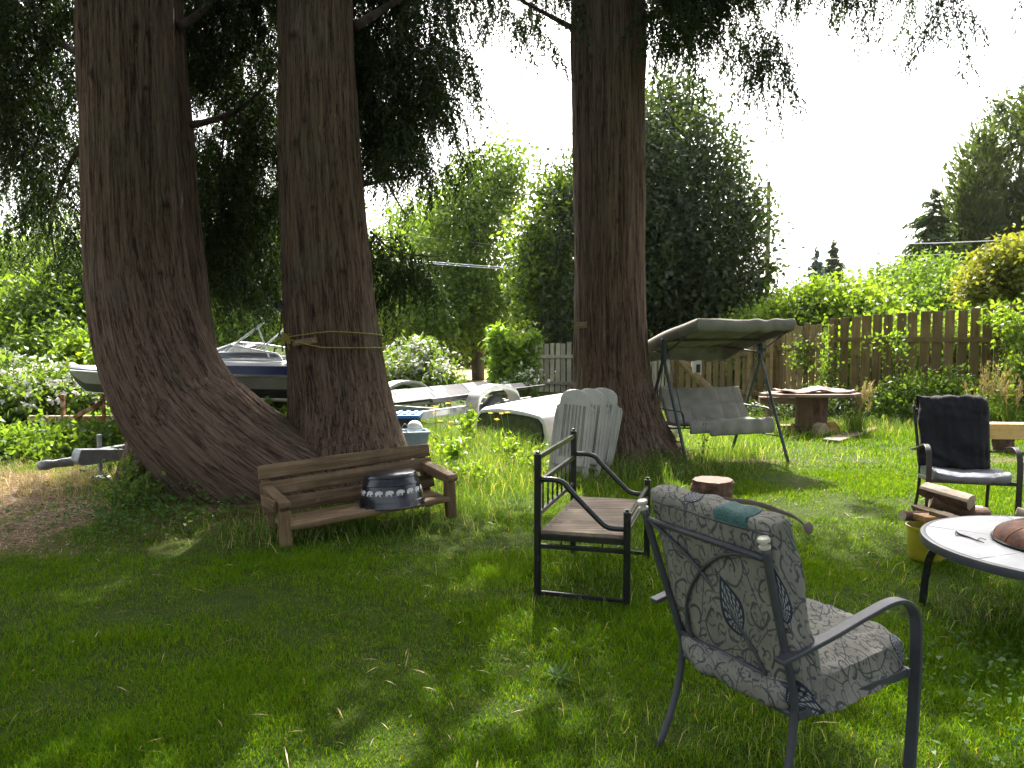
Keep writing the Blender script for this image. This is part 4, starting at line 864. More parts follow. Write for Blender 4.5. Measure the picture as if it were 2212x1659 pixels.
# ------------------------------------------------------------------ patio chairs
ro = np.random.default_rng(9)
class Cushion:
    def __init__(s, hw, a, b, cen, tilt, pw=7, q=0.42, wr=0.006, seed=0, sag=0.0):
        s.hw, s.a, s.b, s.cen, s.q, s.pw, s.wr, s.seed, s.sag = hw, a, b, np.array(cen), q, pw, wr, seed, sag
        s.fw = np.array((0, math.cos(tilt), math.sin(tilt))); s.up = np.array((0, -math.sin(tilt), math.cos(tilt)))
    def pt(s, xn, ph, off=0.0):
        xn = np.asarray(xn, float); ph = np.asarray(ph, float)
        k = (1 - np.abs(xn) ** s.pw) ** (1 / s.pw); c, sn = np.cos(ph), np.sin(ph)
        y = np.sign(c) * np.abs(c) ** s.q; z = np.sign(sn) * np.abs(sn) ** s.q
        x = s.hw * xn * (1 - 0.02 * y * y)
        puff = 1 + 0.10 * (1 - xn ** 2) * (1 - z * z)
        A = s.a * y * k * puff; B = s.b * z * (0.94 + 0.06 * k)
        P = s.cen + x[..., None] * np.array((1.0, 0, 0)) + A[..., None] * s.fw + B[..., None] * s.up
        N = nrm(np.stack([xn ** 7 * 1.2, c * 0, c * 0], -1) + (np.sign(c) * np.abs(c) ** (2 - s.q) / s.a)[..., None] * s.fw * 0.05 + (np.sign(sn) * np.abs(sn) ** (2 - s.q) / s.b)[..., None] * s.up * 0.05)
        w = s.wr * fbm(P * 9, s.seed, 3) + s.wr * 0.8 * fbm(P * np.array((22, 7, 7)), s.seed + 4, 2)
        P = P + N * (w + off)[..., None] - np.array((0, 0, 1.0)) * (s.sag * (1 - xn ** 2))[..., None]
        return P
    def mesh(s, nx=90, nph=120):
        xn = np.sin(np.linspace(-1, 1, nx) * math.pi / 2) * 0.9999; ph = np.linspace(0, 2 * math.pi, nph, endpoint=False)
        # spread the section points evenly
        t = np.sign(np.sin(ph * 1)) ; X, PH = np.meshgrid(xn, ph, indexing='ij')
        G = s.pt(X, PH); return MB().rings(list(G), True, True)
def chair_frame(root, mat, knob=None, motif=True, hs=1.0):
    for sx in (-1, 1):
        MB().tube([(sx * 0.29, -0.175, 0.925 * hs), (sx * 0.282, -0.13, 0.78 * hs), (sx * 0.268, -0.035, 0.5), (sx * 0.264, -0.005, 0.385), (sx * 0.268, -0.03, 0.2), (sx * 0.282, -0.10, 0.0)], 0.0135, 12, sub=30).build('back_post', mat, root, smooth=180, local=True)
        # flat-bar arm running down into the front leg
        MB().ribbon(spline([(sx * 0.30, -0.12, 0.566), (sx * 0.305, 0.08, 0.603), (sx * 0.312, 0.26, 0.648), (sx * 0.316, 0.38, 0.672), (sx * 0.318, 0.455, 0.662), (sx * 0.319, 0.503, 0.615), (sx * 0.319, 0.52, 0.54), (sx * 0.319, 0.522, 0.4), (sx * 0.318, 0.515, 0.2), (sx * 0.316, 0.505, 0.0)], 60), (1, 0, 0), 0.041, 0.015).build('armrest', mat, root, smooth=30, bevel=0.003, local=True)
        if knob:
            MB().lathe([(0.001, 0.0), (0.0175, 0.001), (0.018, 0.008), (0.009, 0.012), (0.009, 0.019), (0.019, 0.023), (0.0205, 0.029), (0.017, 0.035), (0.001, 0.0375)], (sx * 0.29, -0.176, 0.922), 20, Matrix.Rotation(R(14), 4, 'X'), cap=False).build('post_cap', knob, root, smooth=50, local=True)
    MB().tube([(-0.287, -0.163, 0.885 * hs), (0, -0.166, 0.887 * hs), (0.287, -0.163, 0.885 * hs)], 0.0115, 10).build('top_rail', mat, root, smooth=180, local=True)
    m = MB().tube([(-0.266, -0.018, 0.445), (0.266, -0.018, 0.445)], 0.0095, 10)
    m.build('lower_rail', mat, root, smooth=180, local=True)
    m = MB().tube([(-0.264, 0.0, 0.352), (0.264, 0.0, 0.352)], 0.014, 10)
    for sx in (-1, 1): m.beam((sx * 0.272, 0.0, 0.355), (sx * 0.297, 0.515, 0.40), 0.016, 0.03)
    m.beam((-0.31, 0.505, 0.40), (0.31, 0.505, 0.40), 0.016, 0.03)
    for y in (0.13, 0.26, 0.39): m.beam((-0.27, y, 0.362 + y * 0.08), (0.27, y, 0.362 + y * 0.08), 0.03, 0.004)
    m.build('seat_frame', mat, root, smooth=40, bevel=0.002, local=True)
    if motif:
        def pl(u, w):  # plane between lower rail and top rail
            hx = 0.266 + (0.287 - 0.266) * w; return (-hx + 2 * hx * u, -0.018 + (-0.165 + 0.018) * w - 0.004, 0.445 + 0.44 * w)
        MB().tube([pl(0.89, 0.99), pl(0.76, 0.96), pl(0.60, 0.87), pl(0.435, 0.71), pl(0.30, 0.53), pl(0.20, 0.36), pl(0.145, 0.18), pl(0.14, 0.0)], 0.0065, 8, sub=40).build('scroll_bar', mat, root, smooth=180, local=True)
        MB().tube([pl(0.05, 0.985), pl(0.24, 0.87), pl(0.435, 0.69), pl(0.62, 0.42), pl(0.74, 0.2), pl(0.81, 0.0)], 0.0065, 8, sub=30).build('diagonal_bar', mat, root, smooth=180, local=True)
M_scroll = scrollcloth('scroll_print_cloth', [(-0.005, 0.57, 2.15, 0.085, 0.05), (0.20, 0.66, 2.0, 0.075, 0.04), (0.30, 0.415, 0.5, 0.085, 0.055), (0.66, 0.97, 2.2, 0.05, 0.035), (-0.17, 0.88, 0.9, 0.07, 0.036)])
CH = thing('patio_chair', 'near grey metal patio chair with scroll-print cushions and a teal patch, seen from behind', 'chair', (0.776, 2.53, 0), R(-62), 'metal patio chairs round the fire table')
chair_frame(CH, M_gun, M_cap)
bc = Cushion(0.295, 0.060, 0.305, (0.013, -0.040, 0.716), R(17.0), wr=0.007, seed=3)
o = bc.mesh().build('back_cushion', M_scroll, CH, smooth=180, local=True)
pp = MB()
for ph0 in (2.28, 0.86):
    xs = np.linspace(-0.985, 0.985, 60); pp.tube(bc.pt(xs, np.full(60, ph0), 0.001), 0.0035, 6)
pp.build('piping', M_gun, o, smooth=180, local=True)
xs, ph = np.meshgrid(np.linspace(0.18, 0.66, 22), np.linspace(1.38, 2.32, 22), indexing='ij')
wob = 0.02 * np.sin(ph * 9); MB().grid(bc.pt(xs + wob, ph, 0.002)).build('fabric_patch', M_teal, o, smooth=180, local=True, solid=0.0015)
sc_ = Cushion(0.306, 0.30, 0.072, (0.0, 0.265, 0.425), R(6.0), q=0.5, wr=0.009, seed=8, pw=5)
sc_.mesh().build('seat_cushion', M_scroll, CH, smooth=180, local=True)
fl = MB(); fpts = spline([at(1560, 1079, 2.62), at(1628, 1087, 2.56), at(1680, 1103, 2.46), at(1708, 1113, 2.40), at(1730, 1127, 2.38), at(1738, 1135, 2.38)], 24)
for k in range(len(fpts) - 1): pass
w_ = np.interp(np.arange(24), [0, 6, 14, 18, 23], [0.014, 0.018, 0.012, 0.007, 0.004]) * (1 + 0.25 * fbm(fpts * 60, 5, 2))
G = np.stack([fpts + np.array((0.004, -0.01, 0.5)) * w_[:, None], fpts + np.array((0, 0.4, 0.0)) * w_[:, None], fpts - np.array((0, -0.2, 0.5)) * w_[:, None]], 1)
fl.grid(G); fl.build('torn_flap', M_browncush, o, smooth=180, solid=0.004)
tc = at(1747, 1141, 2.37); MB().lathe([(0.001, -0.004), (0.017, -0.004), (0.020, 0.0), (0.017, 0.004), (0.001, 0.004)], tc, 18, Matrix.Rotation(R(75), 4, 'X') @ Matrix.Rotation(R(25), 4, 'Y'), cap=False).build('tie_button', M_browncush, o, smooth=60)
# the dark chair across the fire table
DC = thing('patio_chair', 'dark metal armchair with a navy black cloth over its back and a grey seat', 'chair', (3.81, 6.36, 0), R(164), 'metal patio chairs round the fire table')
chair_frame(DC, M_brownmetal, None, False, 1.03)
Cushion(0.25, 0.05, 0.30, (0, -0.04, 0.72), R(16), wr=0.005, seed=13).mesh(50, 60).build('back_cushion', M_browncush, DC, smooth=180, local=True)
cv = Cushion(0.268, 0.066, 0.31, (0.012, -0.036, 0.73), R(16), wr=0.016, seed=17, pw=5)
xs, ph = np.meshgrid(np.linspace(-0.97, 0.995, 70), np.linspace(-1.15, 2.9, 90), indexing='ij')
cg = cv.pt(xs, ph, 0.004); cg = cg + nrm((0, 1, 0.2)) * (0.011 * np.sin((cg[..., 0] * 22 - cg[..., 2] * 34) + 4 * fbm(cg * 5, 3, 2)) * smooth(0.2, 0.9, -cg[..., 2] + 1.3))[..., None]
cg[..., 2] += 0.022 * smooth(0.8, 1.0, xs) * smooth(0.9, 1.6, ph)
MB().grid(cg).build('draped_cloth', M_towel, DC, smooth=180, local=True, solid=0.006)
Cushion(0.285, 0.285, 0.042, (0.0, 0.26, 0.43), R(4), wr=0.007, seed=19, sag=0.02).mesh(60, 80).build('seat_cushion', M_greyvinyl, DC, smooth=180, local=True)
# ------------------------------------------------------------------ black daybed frame with plywood deck
fl_, fr_ = gp(1161, 1297), gp(1353, 1314); bl_, br_ = gp(1238, 1196), gp(1397, 1208)
fl_, fr_, bl_, br_ = [np.array((p.x, p.y, 0)) for p in (fl_, fr_, bl_, br_)]
DB = thing('daybed_frame', 'black tube daybed frame with one tall spindle end and a plywood deck', 'daybed', tuple(fl_))
Zv = lambda z: np.array((0, 0, z))
for p, h in ((fl_, 0.865), (bl_, 0.88), (fr_, 0.55), (br_, 0.555)):
    o = MB().tube([p, p + Zv(h)], 0.0215, 16).build('post', M_black, DB, smooth=60)
    MB().lathe([(0.023, 0), (0.024, 0.006), (0.020, 0.010), (0.012, 0.014), (0.012, 0.02), (0.0155, 0.024), (0.001, 0.029)], p + Zv(h), 16, cap=False).build('finial', M_black, o, smooth=50)
def off(a, b, d=0.02): t = nrm(b - a); return a + t * d, b - t * d
a, b = off(fl_, bl_)
for z in (0.852, 0.700): MB().beam(a + Zv(z), b + Zv(z), 0.022, 0.03).build('end_rail', M_black, DB, smooth=0, bevel=0.003)
MB().beam(a + Zv(0.515), b + Zv(0.515), 0.022, 0.026).build('end_rail', M_black, DB, smooth=0, bevel=0.003)
for k in range(7):
    p = fl_ + (bl_ - fl_) * (k + 1) / 8; MB().tube([p + Zv(0.52), p + Zv(0.69)], 0.006, 8).build('spindle', M_black, DB, smooth=180)
a, b = off(fr_, br_)
MB().beam(a + Zv(0.515), b + Zv(0.515), 0.02, 0.024).build('end_rail', M_black, DB, smooth=0, bevel=0.003)
MB().beam(a + Zv(0.44), b + Zv(0.44), 0.02, 0.024).build('end_rail', M_black, DB, smooth=0, bevel=0.003)
for a0, b0 in ((fl_, fr_), (bl_, br_)):
    d = nrm(b0 - a0); L_ = np.linalg.norm(b0 - a0)
    pts = [a0 + d * 0.018 + Zv(0.725), a0 + d * 0.10 + Zv(0.725), a0 + d * 0.155 + Zv(0.708), a0 + d * 0.20 + Zv(0.66), a0 + d * (L_ - 0.16) + Zv(0.50), a0 + d * (L_ - 0.115) + Zv(0.468), a0 + d * (L_ - 0.07) + Zv(0.46), b0 - d * 0.018 + Zv(0.46)]
    MB().tube(pts, 0.0165, 12, sub=46).build('curved_arm', M_black, DB, smooth=180)
    a, b = off(a0, b0)
    m = MB().beam(a + Zv(0.385), b + Zv(0.385), 0.024, 0.034).beam(a + Zv(0.33), b + Zv(0.33), 0.022, 0.026)
    for k in (1, 3): q = a + (b - a) * k / 4; m.beam(q + Zv(0.343), q + Zv(0.368), 0.01, 0.01)
    m.build('side_rail', M_black, DB, smooth=0, bevel=0.003)
    MB().beam(a + Zv(0.05), b + Zv(0.04), 0.02, 0.024).build('foot_rail', M_black, DB, smooth=0, bevel=0.003)
u = nrm(fr_ - fl_); v = nrm(bl_ - fl_)
c4 = [fl_ + u * 0.02 + v * -0.005, fr_ - u * 0.005 + v * -0.005, br_ - u * 0.005 - v * 0.02, bl_ + u * 0.02 - v * 0.02]
m = MB().add([p + Zv(0.403) for p in c4] + [p + Zv(0.425) for p in c4], [(3, 2, 1, 0), (4, 5, 6, 7), (0, 1, 5, 4), (1, 2, 6, 5), (2, 3, 7, 6), (3, 0, 4, 7)])
dk_ = m.build('plywood_deck', M_deck, DB, smooth=0, bevel=0.003)
m = MB()
for k in range(6): q = fl_ + v * (0.12 + 0.14 * k) + u * 0.05 + Zv(0.4255); m.lathe([(0.011, 0), (0.009, 0.002), (0.001, 0.0025)], q, 10, cap=False)
m.build('bolt_heads', M_black, dk_, smooth=50)
# ------------------------------------------------------------------ low weathered bench and the upturned tub
bl0 = gp(607, 1185); br0 = gp(985, 1130); ub = np.array(nrm((br0.x - bl0.x, br0.y - bl0.y, 0))); ang = math.atan2(ub[1], ub[0])
BN = bpy.data.objects.new('garden_bench', None); COL.objects.link(BN); BN.location = (bl0.x, bl0.y, -0.02); BN.rotation_euler = (0, R(-3.2), ang)
setprops(BN, 'low weathered wooden slat bench leaning askew in front of the double cedar', 'bench')
WM[BN.name] = Matrix.LocRotScale(BN.location, BN.rotation_euler, None)
LB = float(np.hypot(br0.x - bl0.x, br0.y - bl0.y)); DBn = 0.46
for x in (0.04, LB - 0.04):
    MB().plank((x, 0.0, 0), (x, 0.0, 0.31), 0.085, 0.085, up=(0, 1, 0), seed=int(x * 9), n=12).build('front_leg', M_oldwood_z, BN, smooth=50, local=True)
    MB().beam((x, DBn - 0.03, 0), (x, DBn + 0.10, 0.54), 0.04, 0.075, up=(0, 1, 0)).build('rear_post', M_oldwood_z, BN, smooth=50, local=True)
    s_ = 1 if x > 1 else -1
    ar = MB().prism([(-0.055, 0.0), (0.0, -0.008), (0.25, 0.0), (0.50, 0.03), (0.52, 0.085), (0.49, 0.1), (0.1, 0.075), (-0.05, 0.062), (-0.07, 0.03)], (x - 0.04, 0, 0.305), (0, 1, 0), (0, 0, 1), 0.085).build('armrest', M_oldwood_y, BN, smooth=0, bevel=0.008, local=True)
    MB().beam((x + s_ * 0.055, 0.0, 0.335), (x + s_ * 0.047, DBn, 0.30), 0.02, 0.085).build('side_board', M_oldwood_y, BN, smooth=0, bevel=0.005, local=True)
    b_ = MB().lathe([(0.019, 0), (0.019, 0.008), (0.012, 0.009), (0.012, 0.004), (0.001, 0.004)], (x + s_ * 0.068, 0.02, 0.335), 14, Matrix.Rotation(R(90) * s_, 4, 'Y'), cap=False).build('bolt', M_rust, ar, smooth=50, local=True)
for y, z, w in ((0.02, 0.165, 0.13), (0.165, 0.155, 0.13), (0.31, 0.145, 0.13)):
    MB().plank((0.06, y, z), (LB - 0.06, y, z + 0.008 * (y > 0.1)), w, 0.042, seed=int(y * 90)).build('seat_slat', M_oldwood_x, BN, smooth=50, local=True)
for (z, h, tw) in ((0.235, 0.11, 0.0), (0.375, 0.105, 0.006), (0.50, 0.105, -0.004)):
    y = DBn - 0.035 + (z / 0.54) * 0.13 - 0.035; MB().plank((-0.01, y, z - tw), (LB + 0.02, y, z + tw), 0.036, h + 0.008, up=(0, 0.25, 1), seed=int(z * 90), rough=0.005).build('back_slat', M_oldwood_x, BN, smooth=50, local=True)
tb = at(848, 1098, 6.0); tz = 0.197
TB = thing('enamel_tub', 'upturned black enamel tub with a row of white painted animals, on the bench seat', 'tub', (tb.x, tb.y, tz))
prof = [(0.268, 0.0), (0.275, 0.006), (0.268, 0.013), (0.262, 0.05), (0.258, 0.052), (0.257, 0.06), (0.243, 0.12), (0.228, 0.175), (0.231, 0.18), (0.225, 0.19), (0.213, 0.232), (0.216, 0.238), (0.209, 0.255), (0.202, 0.262), (0.19, 0.265), (0.001, 0.263)]
MB().lathe(prof, (0, 0, 0), 64, cap=False).build('tub_shell', M_enamel, TB, smooth=35, local=True).rotation_euler = (R(-2), R(-3.5), 0)
def tub_r(z): return float(np.interp(z, [p[1] for p in prof[:14]], [p[0] for p in prof[:14]])) + 0.0015
mo = MB()
an = [(-0.022, -0.016), (-0.016, -0.017), (-0.014, -0.006), (0.004, -0.006), (0.006, -0.017), (0.013, -0.016), (0.014, -0.004), (0.024, -0.005), (0.027, 0.006), (0.02, 0.013), (0.004, 0.016), (-0.014, 0.014), (-0.024, 0.006), (-0.026, -0.004)]
for k in range(14):
    a0 = -math.pi / 2 + (k - 7) * 0.36 + 0.1
    V = []
    for (px_, pz_) in an: pz_ *= 1.3; px_ *= 1.3; z = 0.128 + pz_; r = tub_r(z); a_ = a0 + px_ / r; V.append((r * math.cos(a_), r * math.sin(a_), z))
    cz = (tub_r(0.128) * math.cos(a0), tub_r(0.128) * math.sin(a0), 0.128); mo.add([cz] + V, [(0, i + 1, (i + 1) % len(an) + 1) for i in range(len(an))])
for k in range(240):
    a0 = ro.uniform(-3.6, 0.5); z = 0.10 + abs(ro.normal(0, 0.012)); r = tub_r(z); s_ = ro.uniform(0.001, 0.0024)
    mo.add([(r * math.cos(a0 + i * s_ / r), r * math.sin(a0 + i * s_ / r), z + j * s_) for i, j in ((-1, 0), (0, -1), (1, 0), (0, 1))], [(0, 1, 2, 3)])
mo.build('painted_animals', M_motif, TB, smooth=0, local=True).rotation_euler = (R(-2), R(-3.5), 0)
hl = MB(); a0 = -math.pi / 2 - 0.55; r = tub_r(0.032) + 0.001
n_ = 16; hl.add([(tub_r(0.032 + 0.012 * math.sin(t)) * math.cos(a0 + 0.052 * math.cos(t) / 0.26), tub_r(0.032 + 0.012 * math.sin(t)) * math.sin(a0 + 0.052 * math.cos(t) / 0.26), 0.032 + 0.012 * math.sin(t)) for t in np.linspace(0, 2 * math.pi, n_, endpoint=False)], [tuple(range(n_))])
hl.build('handle_hole', M_rubber, TB, smooth=0, local=True).rotation_euler = (R(-2), R(-3.5), 0)
# rope and boards on the trunks
def on_stem(P, r, z, ang, k=1.0):
    i = int(np.argmin(np.abs(P[:, 2] - z))); return np.array((P[i, 0] + r[i] * k * math.sin(ang), P[i, 1] - r[i] * k * math.cos(ang), z))
RP = thing('rope', 'faded yellow rope wound twice and knotted round the straight stem of the double cedar', 'rope', tuple(on_stem(PB[0], PB[1], 1.55, 0)))
m = MB(); aa = np.linspace(-2.6, 2.6, 70)
zA = 1.55 + np.interp(aa, [-2.6, -0.7, 0.2, 2.6], [0.03, 0.01, 0.06, 0.0]); m.tube([on_stem(*PB, z, a, 1.085) for z, a in zip(zA, aa)], 0.007, 7)
zB = 1.45 + np.interp(aa, [-2.6, -1.4, -0.75, 0.0, 2.6], [0.0, 0.02, 0.09, 0.01, 0.0]); m.tube([on_stem(*PB, z, a, 1.085) for z, a in zip(zB, aa)], 0.007, 7)
kc = on_stem(*PB, 1.55, -0.8, 1.12)
for k in range(7): m.tube([kc + ro.normal(0, 0.028, 3) * (1, 0.5, 1) for _ in range(5)], 0.008, 6, sub=14)
m.tube([kc, kc + (0.02, -0.02, -0.05), kc + (0.035, -0.01, -0.12)], 0.008, 6, sub=8); m.tube([kc, kc + (-0.03, -0.02, -0.06), kc + (-0.035, 0.0, -0.13)], 0.008, 6, sub=8)
m.tube([on_stem(*PB, 1.45, 1.35, 1.06), on_stem(*PB, 1.3, 1.5, 1.04), on_stem(*PB, 1.15, 1.45, 1.05)], 0.008, 6, sub=10)
m.build('rope_coil', M_rope, RP, smooth=180)
def trunk_board(label, P, z, a0, a1, h, mat, name='nailed_board', dz=0.0):
    A_ = on_stem(*P, z, a0, 1.09); B_ = on_stem(*P, z + dz, a1, 1.09); t = thing(name, label, 'board', tuple(A_)); MB().beam(A_, B_, 0.02, h).build('board', mat, t, smooth=0, bevel=0.003)
    m = MB()
    for f in (0.15, 0.85): c = A_ + (B_ - A_) * f + np.array((0, -0.012, 0.0)); m.lathe([(0.005, 0), (0.004, 0.002), (0.001, 0.003)], c, 8, Matrix.Rotation(R(90), 4, 'X'), cap=False)
    m.build('nail_heads', M_knotbolt, t, smooth=0)
trunk_board('small grey board tucked under the rope on the double cedar', PB, 1.50, -0.62, -0.08, 0.055, M_oldwood_x, dz=0.03)
trunk_board('short pale board nailed to the single cedar at head height', PC, 1.70, -1.15, -0.72, 0.075, M_oldwood_x, dz=0.01)
# ------------------------------------------------------------------ stack of folded resin chairs
def resin_chair(label):
    t = bpy.data.objects.new('resin_chair', None); COL.objects.link(t); setprops(t, label, 'chair', 'white resin chairs stacked against the cedar')
    nu, nv = 61, 70; U = np.linspace(-1, 1, nu); Vv = np.concatenate([np.linspace(0, 0.82, 40), 0.82 + 0.18 * np.sin(np.linspace(0, 1, 31)[1:] * math.pi / 2)]); G = np.zeros((nv, nu, 3))
    for j, vv in enumerate(Vv):
        z = 0.16 + 0.84 * vv; hw = 0.182 - 0.015 * vv
        if vv > 0.82: hw *= max(0.002, 1 - ((vv - 0.82) / 0.18) ** 2.6) ** (1 / 2.6)
        x = U * hw; d = 0.022 * (1 - U * U)
        if 0.10 < vv < 0.80:
            rib = (np.abs(U) < 0.66) * (0.5 + 0.5 * np.cos(U * math.pi * 9.1)); e = min(1, (vv - 0.10) / 0.02, (0.80 - vv) / 0.015)
            d = d + e * (-0.024 * (np.abs(U) < 0.7) + 0.026 * rib)
        d = d + 0.02 * (np.abs(U) > 0.9) * (1 - vv) - 0.004 * (np.abs(U) > 0.82)
        G[j] = np.stack([x, -d - 0.02 * math.sin(vv * 3), np.full(nu, z)], 1)
    o = MB().grid(G).build('backrest', M_resin, t, smooth=35, solid=0.012, local=True)
    MB().box((0.01, -0.030, 0.945), (0.03, 0.003, 0.045)).build('label_recess', M_white, o, smooth=0, local=True)
    for sx in (-1, 1):
        MB().prism([(sx * p_, q_) for p_, q_ in [(-0.03, 0), (0.032, 0), (0.038, 0.4), (0.03, 0.74), (0.018, 0.815), (-0.005, 0.835), (-0.06, 0.842), (-0.05, 0.5)][::sx]], (sx * 0.182, 0.035, 0.0), (1, 0, 0), (0, 0, 1), 0.028).build('leg', M_resin, t, smooth=0, bevel=0.006, local=True)
        MB().prism([(-0.03, 0.0), (0.03, 0.0), (0.04, 0.3), (0.04, 0.62), (0.02, 0.66), (-0.02, 0.66), (-0.035, 0.62)], (sx * 0.17 + 0.03, 0.085, 0.16), (1, 0, 0), (0, 0, 1), 0.024).build('armrest', M_resin, t, smooth=0, bevel=0.006, local=True)
    m = MB()
    for k in range(6): m.box((-0.15 + k * 0.06, 0.06, 0.36), (0.05, 0.022, 0.5))
    m.box((0, 0.035, 0.62), (0.36, 0.03, 0.05)); m.box((0, 0.035, 0.14), (0.36, 0.03, 0.05)); m.build('seat', M_resin, t, smooth=0, bevel=0.005, local=True)
    return t
RC = resin_chair('front folded white resin chair of the stack, its slatted back in full view')
def place_rc(o, x, y, rz, tilt, lean): o.location = (x, y, 0.0); o.rotation_euler = (R(-tilt), R(lean), R(rz))
place_rc(RC, 0.60, 8.02, -4, 12, 6)
o = copy_tree(RC); o['label'] = 'middle folded white resin chair of the stack, only its right side showing'; place_rc(o, 0.755, 8.2, -8, 12, 7)
o = copy_tree(RC); o['label'] = 'rearmost folded resin chair of the stack, its spotted planks next to the trunk'; place_rc(o, 0.87, 8.36, -14, 11, 9)
# ------------------------------------------------------------------ stump, fire table, firewood, bucket
def log_round(name, label, c, r, h, seed, cat='log'):
    t = thing(name, label, cat, c); m = MB(); n_ = 48; a = np.arange(n_) * 2 * math.pi / n_; rs = []
    for k in range(16):
        f = k / 15; q = np.stack([np.cos(a) * 3, np.sin(a) * 3, np.full(n_, f * 5)], 1); rr = r * (1 + 0.07 * fbm(q * 0.6, seed, 2) + 0.06 * fbm(q * (2, 2, 1.6), seed + 3, 2) + 0.03 * fbm(q * (0.7, 0.7, 4), seed + 6, 2))
        rs.append(np.stack([rr * np.cos(a), rr * np.sin(a), np.full(n_, f * h)], 1))
    m.rings(rs, True, False).build('bark', M_logbark, t, smooth=180, local=True)
    rr = [rs[-1] * (k, k, 1) + (0, 0, 0.003 * math.sin(k * 30)) for k in (1.0, 0.97, 0.8, 0.6, 0.4, 0.2, 0.02)]
    MB().rings([x + (0, 0, 0.002) for x in rr], True, True).build('cut_face', M_endgrain, t, smooth=180, local=True)
log_round('log_stump', 'reddish bark-ringed log round standing on the lawn behind the cushioned chair', (1.905, 7.0, 0), 0.19, 0.21, 4, 'stump')
FTc = np.array((2.985, 3.94)); FH = 0.43; FR_ = 0.69
FT = thing('fire_table', 'round white-topped fire table with a dark rim and a rusty domed screen', 'fire table', (FTc[0], FTc[1], 0))
top = MB()
for k in range(6):
    a0 = k * math.pi / 3 + 0.36 + 0.006; a1 = (k + 1) * math.pi / 3 + 0.36 - 0.006; aa = np.linspace(a0, a1, 18)
    G = [np.stack([rr * np.cos(aa), rr * np.sin(aa), np.full(18, FH)], 1) for rr in (0.345, 0.5, 0.60, FR_ - 0.022)]
    top.grid(np.array(G))
top.build('tile_top', M_tile, FT, smooth=0, local=True, solid=0.012)
MB().lathe([(0.35, FH - 0.012), (FR_ - 0.03, FH - 0.012), (FR_ - 0.03, FH - 0.03), (0.35, FH - 0.03), (0.35, FH - 0.012)], (0, 0, 0), 72, cap=False).build('top_backing', M_black, FT, smooth=0, local=True)
ta = np.linspace(0, 2 * math.pi, 90)
MB().lathe([(FR_ - 0.024, FH + 0.004), (FR_ - 0.012, FH + 0.008), (FR_ + 0.004, FH + 0.003), (FR_ + 0.009, FH - 0.012), (FR_ + 0.006, FH - 0.042), (FR_ - 0.01, FH - 0.046), (FR_ - 0.024, FH - 0.04), (FR_ - 0.024, FH + 0.004)], (0, 0, 0), 96, cap=False).build('rim', M_gun, FT, smooth=40, local=True)
MB().lathe([(0.33, FH + 0.0), (0.345, FH + 0.012), (0.352, FH + 0.02), (0.347, FH + 0.026), (0.335, FH + 0.022), (0.325, FH + 0.005)], (0, 0, 0), 64, cap=False).build('bowl_ring', M_black, FT, smooth=40, local=True)
MB().lathe([(0.325, FH + 0.005), (0.30, FH - 0.10), (0.2, FH - 0.17), (0.001, FH - 0.19)], (0, 0, 0), 48, cap=False).build('fire_bowl', M_black, FT, smooth=60, local=True)
dm = MB(); dr = [(0.338, 0.012), (0.328, 0.038), (0.298, 0.066), (0.25, 0.088), (0.18, 0.105), (0.1, 0.114), (0.001, 0.117)]
o = dm.lathe([(r, FH + 0.012 + z) for r, z in dr], (0, 0, 0), 60, cap=False).build('domed_screen', M_mesh, FT, smooth=180, local=True)
m = MB()
m.lathe([(0.331, FH + 0.02), (0.337, FH + 0.026), (0.331, FH + 0.032), (0.325, FH + 0.026), (0.331, FH + 0.02)], (0, 0, 0), 60, cap=False)
for k in range(4):
    a = k * math.pi / 4; m.tube([((r + 0.003) * math.cos(a) * s, (r + 0.003) * math.sin(a) * s, FH + 0.011 + z) for s, seq in ((1, dr), (-1, dr[::-1][1:])) for r, z in seq], 0.003, 6)
m.tube([(-0.03, 0, FH + 0.128), (-0.02, 0, FH + 0.155), (0.02, 0, FH + 0.155), (0.03, 0, FH + 0.128)], 0.005, 6, sub=10)
m.build('screen_wires', M_rust, o, smooth=180, local=True)
for k in range(4):
    a = math.radians(148 + 90 * k); d = np.array((math.cos(a), math.sin(a), 0)); tz_ = np.array((-d[1], d[0], 0))
    MB().ribbon(spline([d * 0.42 + Zv(FH - 0.075), d * 0.53 + Zv(FH - 0.073), d * 0.60 + Zv(FH - 0.09), d * 0.64 + Zv(FH - 0.15), d * 0.66 + Zv(0.15), d * 0.67 + Zv(0.0)], 26), tz_, 0.065, 0.04).build('leg', M_black, FT, smooth=40, bevel=0.004, local=True)
MB().lathe([(0.43, FH - 0.05), (0.43, FH - 0.075), (0.40, FH - 0.075), (0.40, FH - 0.05)], (0, 0, 0), 40, cap=False).build('under_ring', M_black, FT, smooth=0, local=True)
t = thing('twig', 'dry twig lying across the seam of the white table top', 'twig', tuple(at(2063, 1148, 3.83)))
tp_ = lambda px, py: np.array(gp(px, py, FH + 0.012))
MB().tube([tp_(2065, 1147), tp_(2073, 1154), tp_(2092, 1160), tp_(2110, 1167), tp_(2126, 1172)], [0.003, 0.006, 0.004, 0.002], 6, sub=14).tube([tp_(2073, 1154), tp_(2066, 1157), tp_(2064, 1150)], 0.002, 5, sub=6).tube([tp_(2110, 1167), tp_(2118, 1162), tp_(2130, 1166)], 0.002, 5, sub=6).build('stick', M_twig, t, smooth=180)
yb = at(2001, 1160, 5.15)
YB = thing('bucket', 'yellow plastic bucket under the firewood beside the fire table', 'bucket', (yb.x, yb.y, 0))
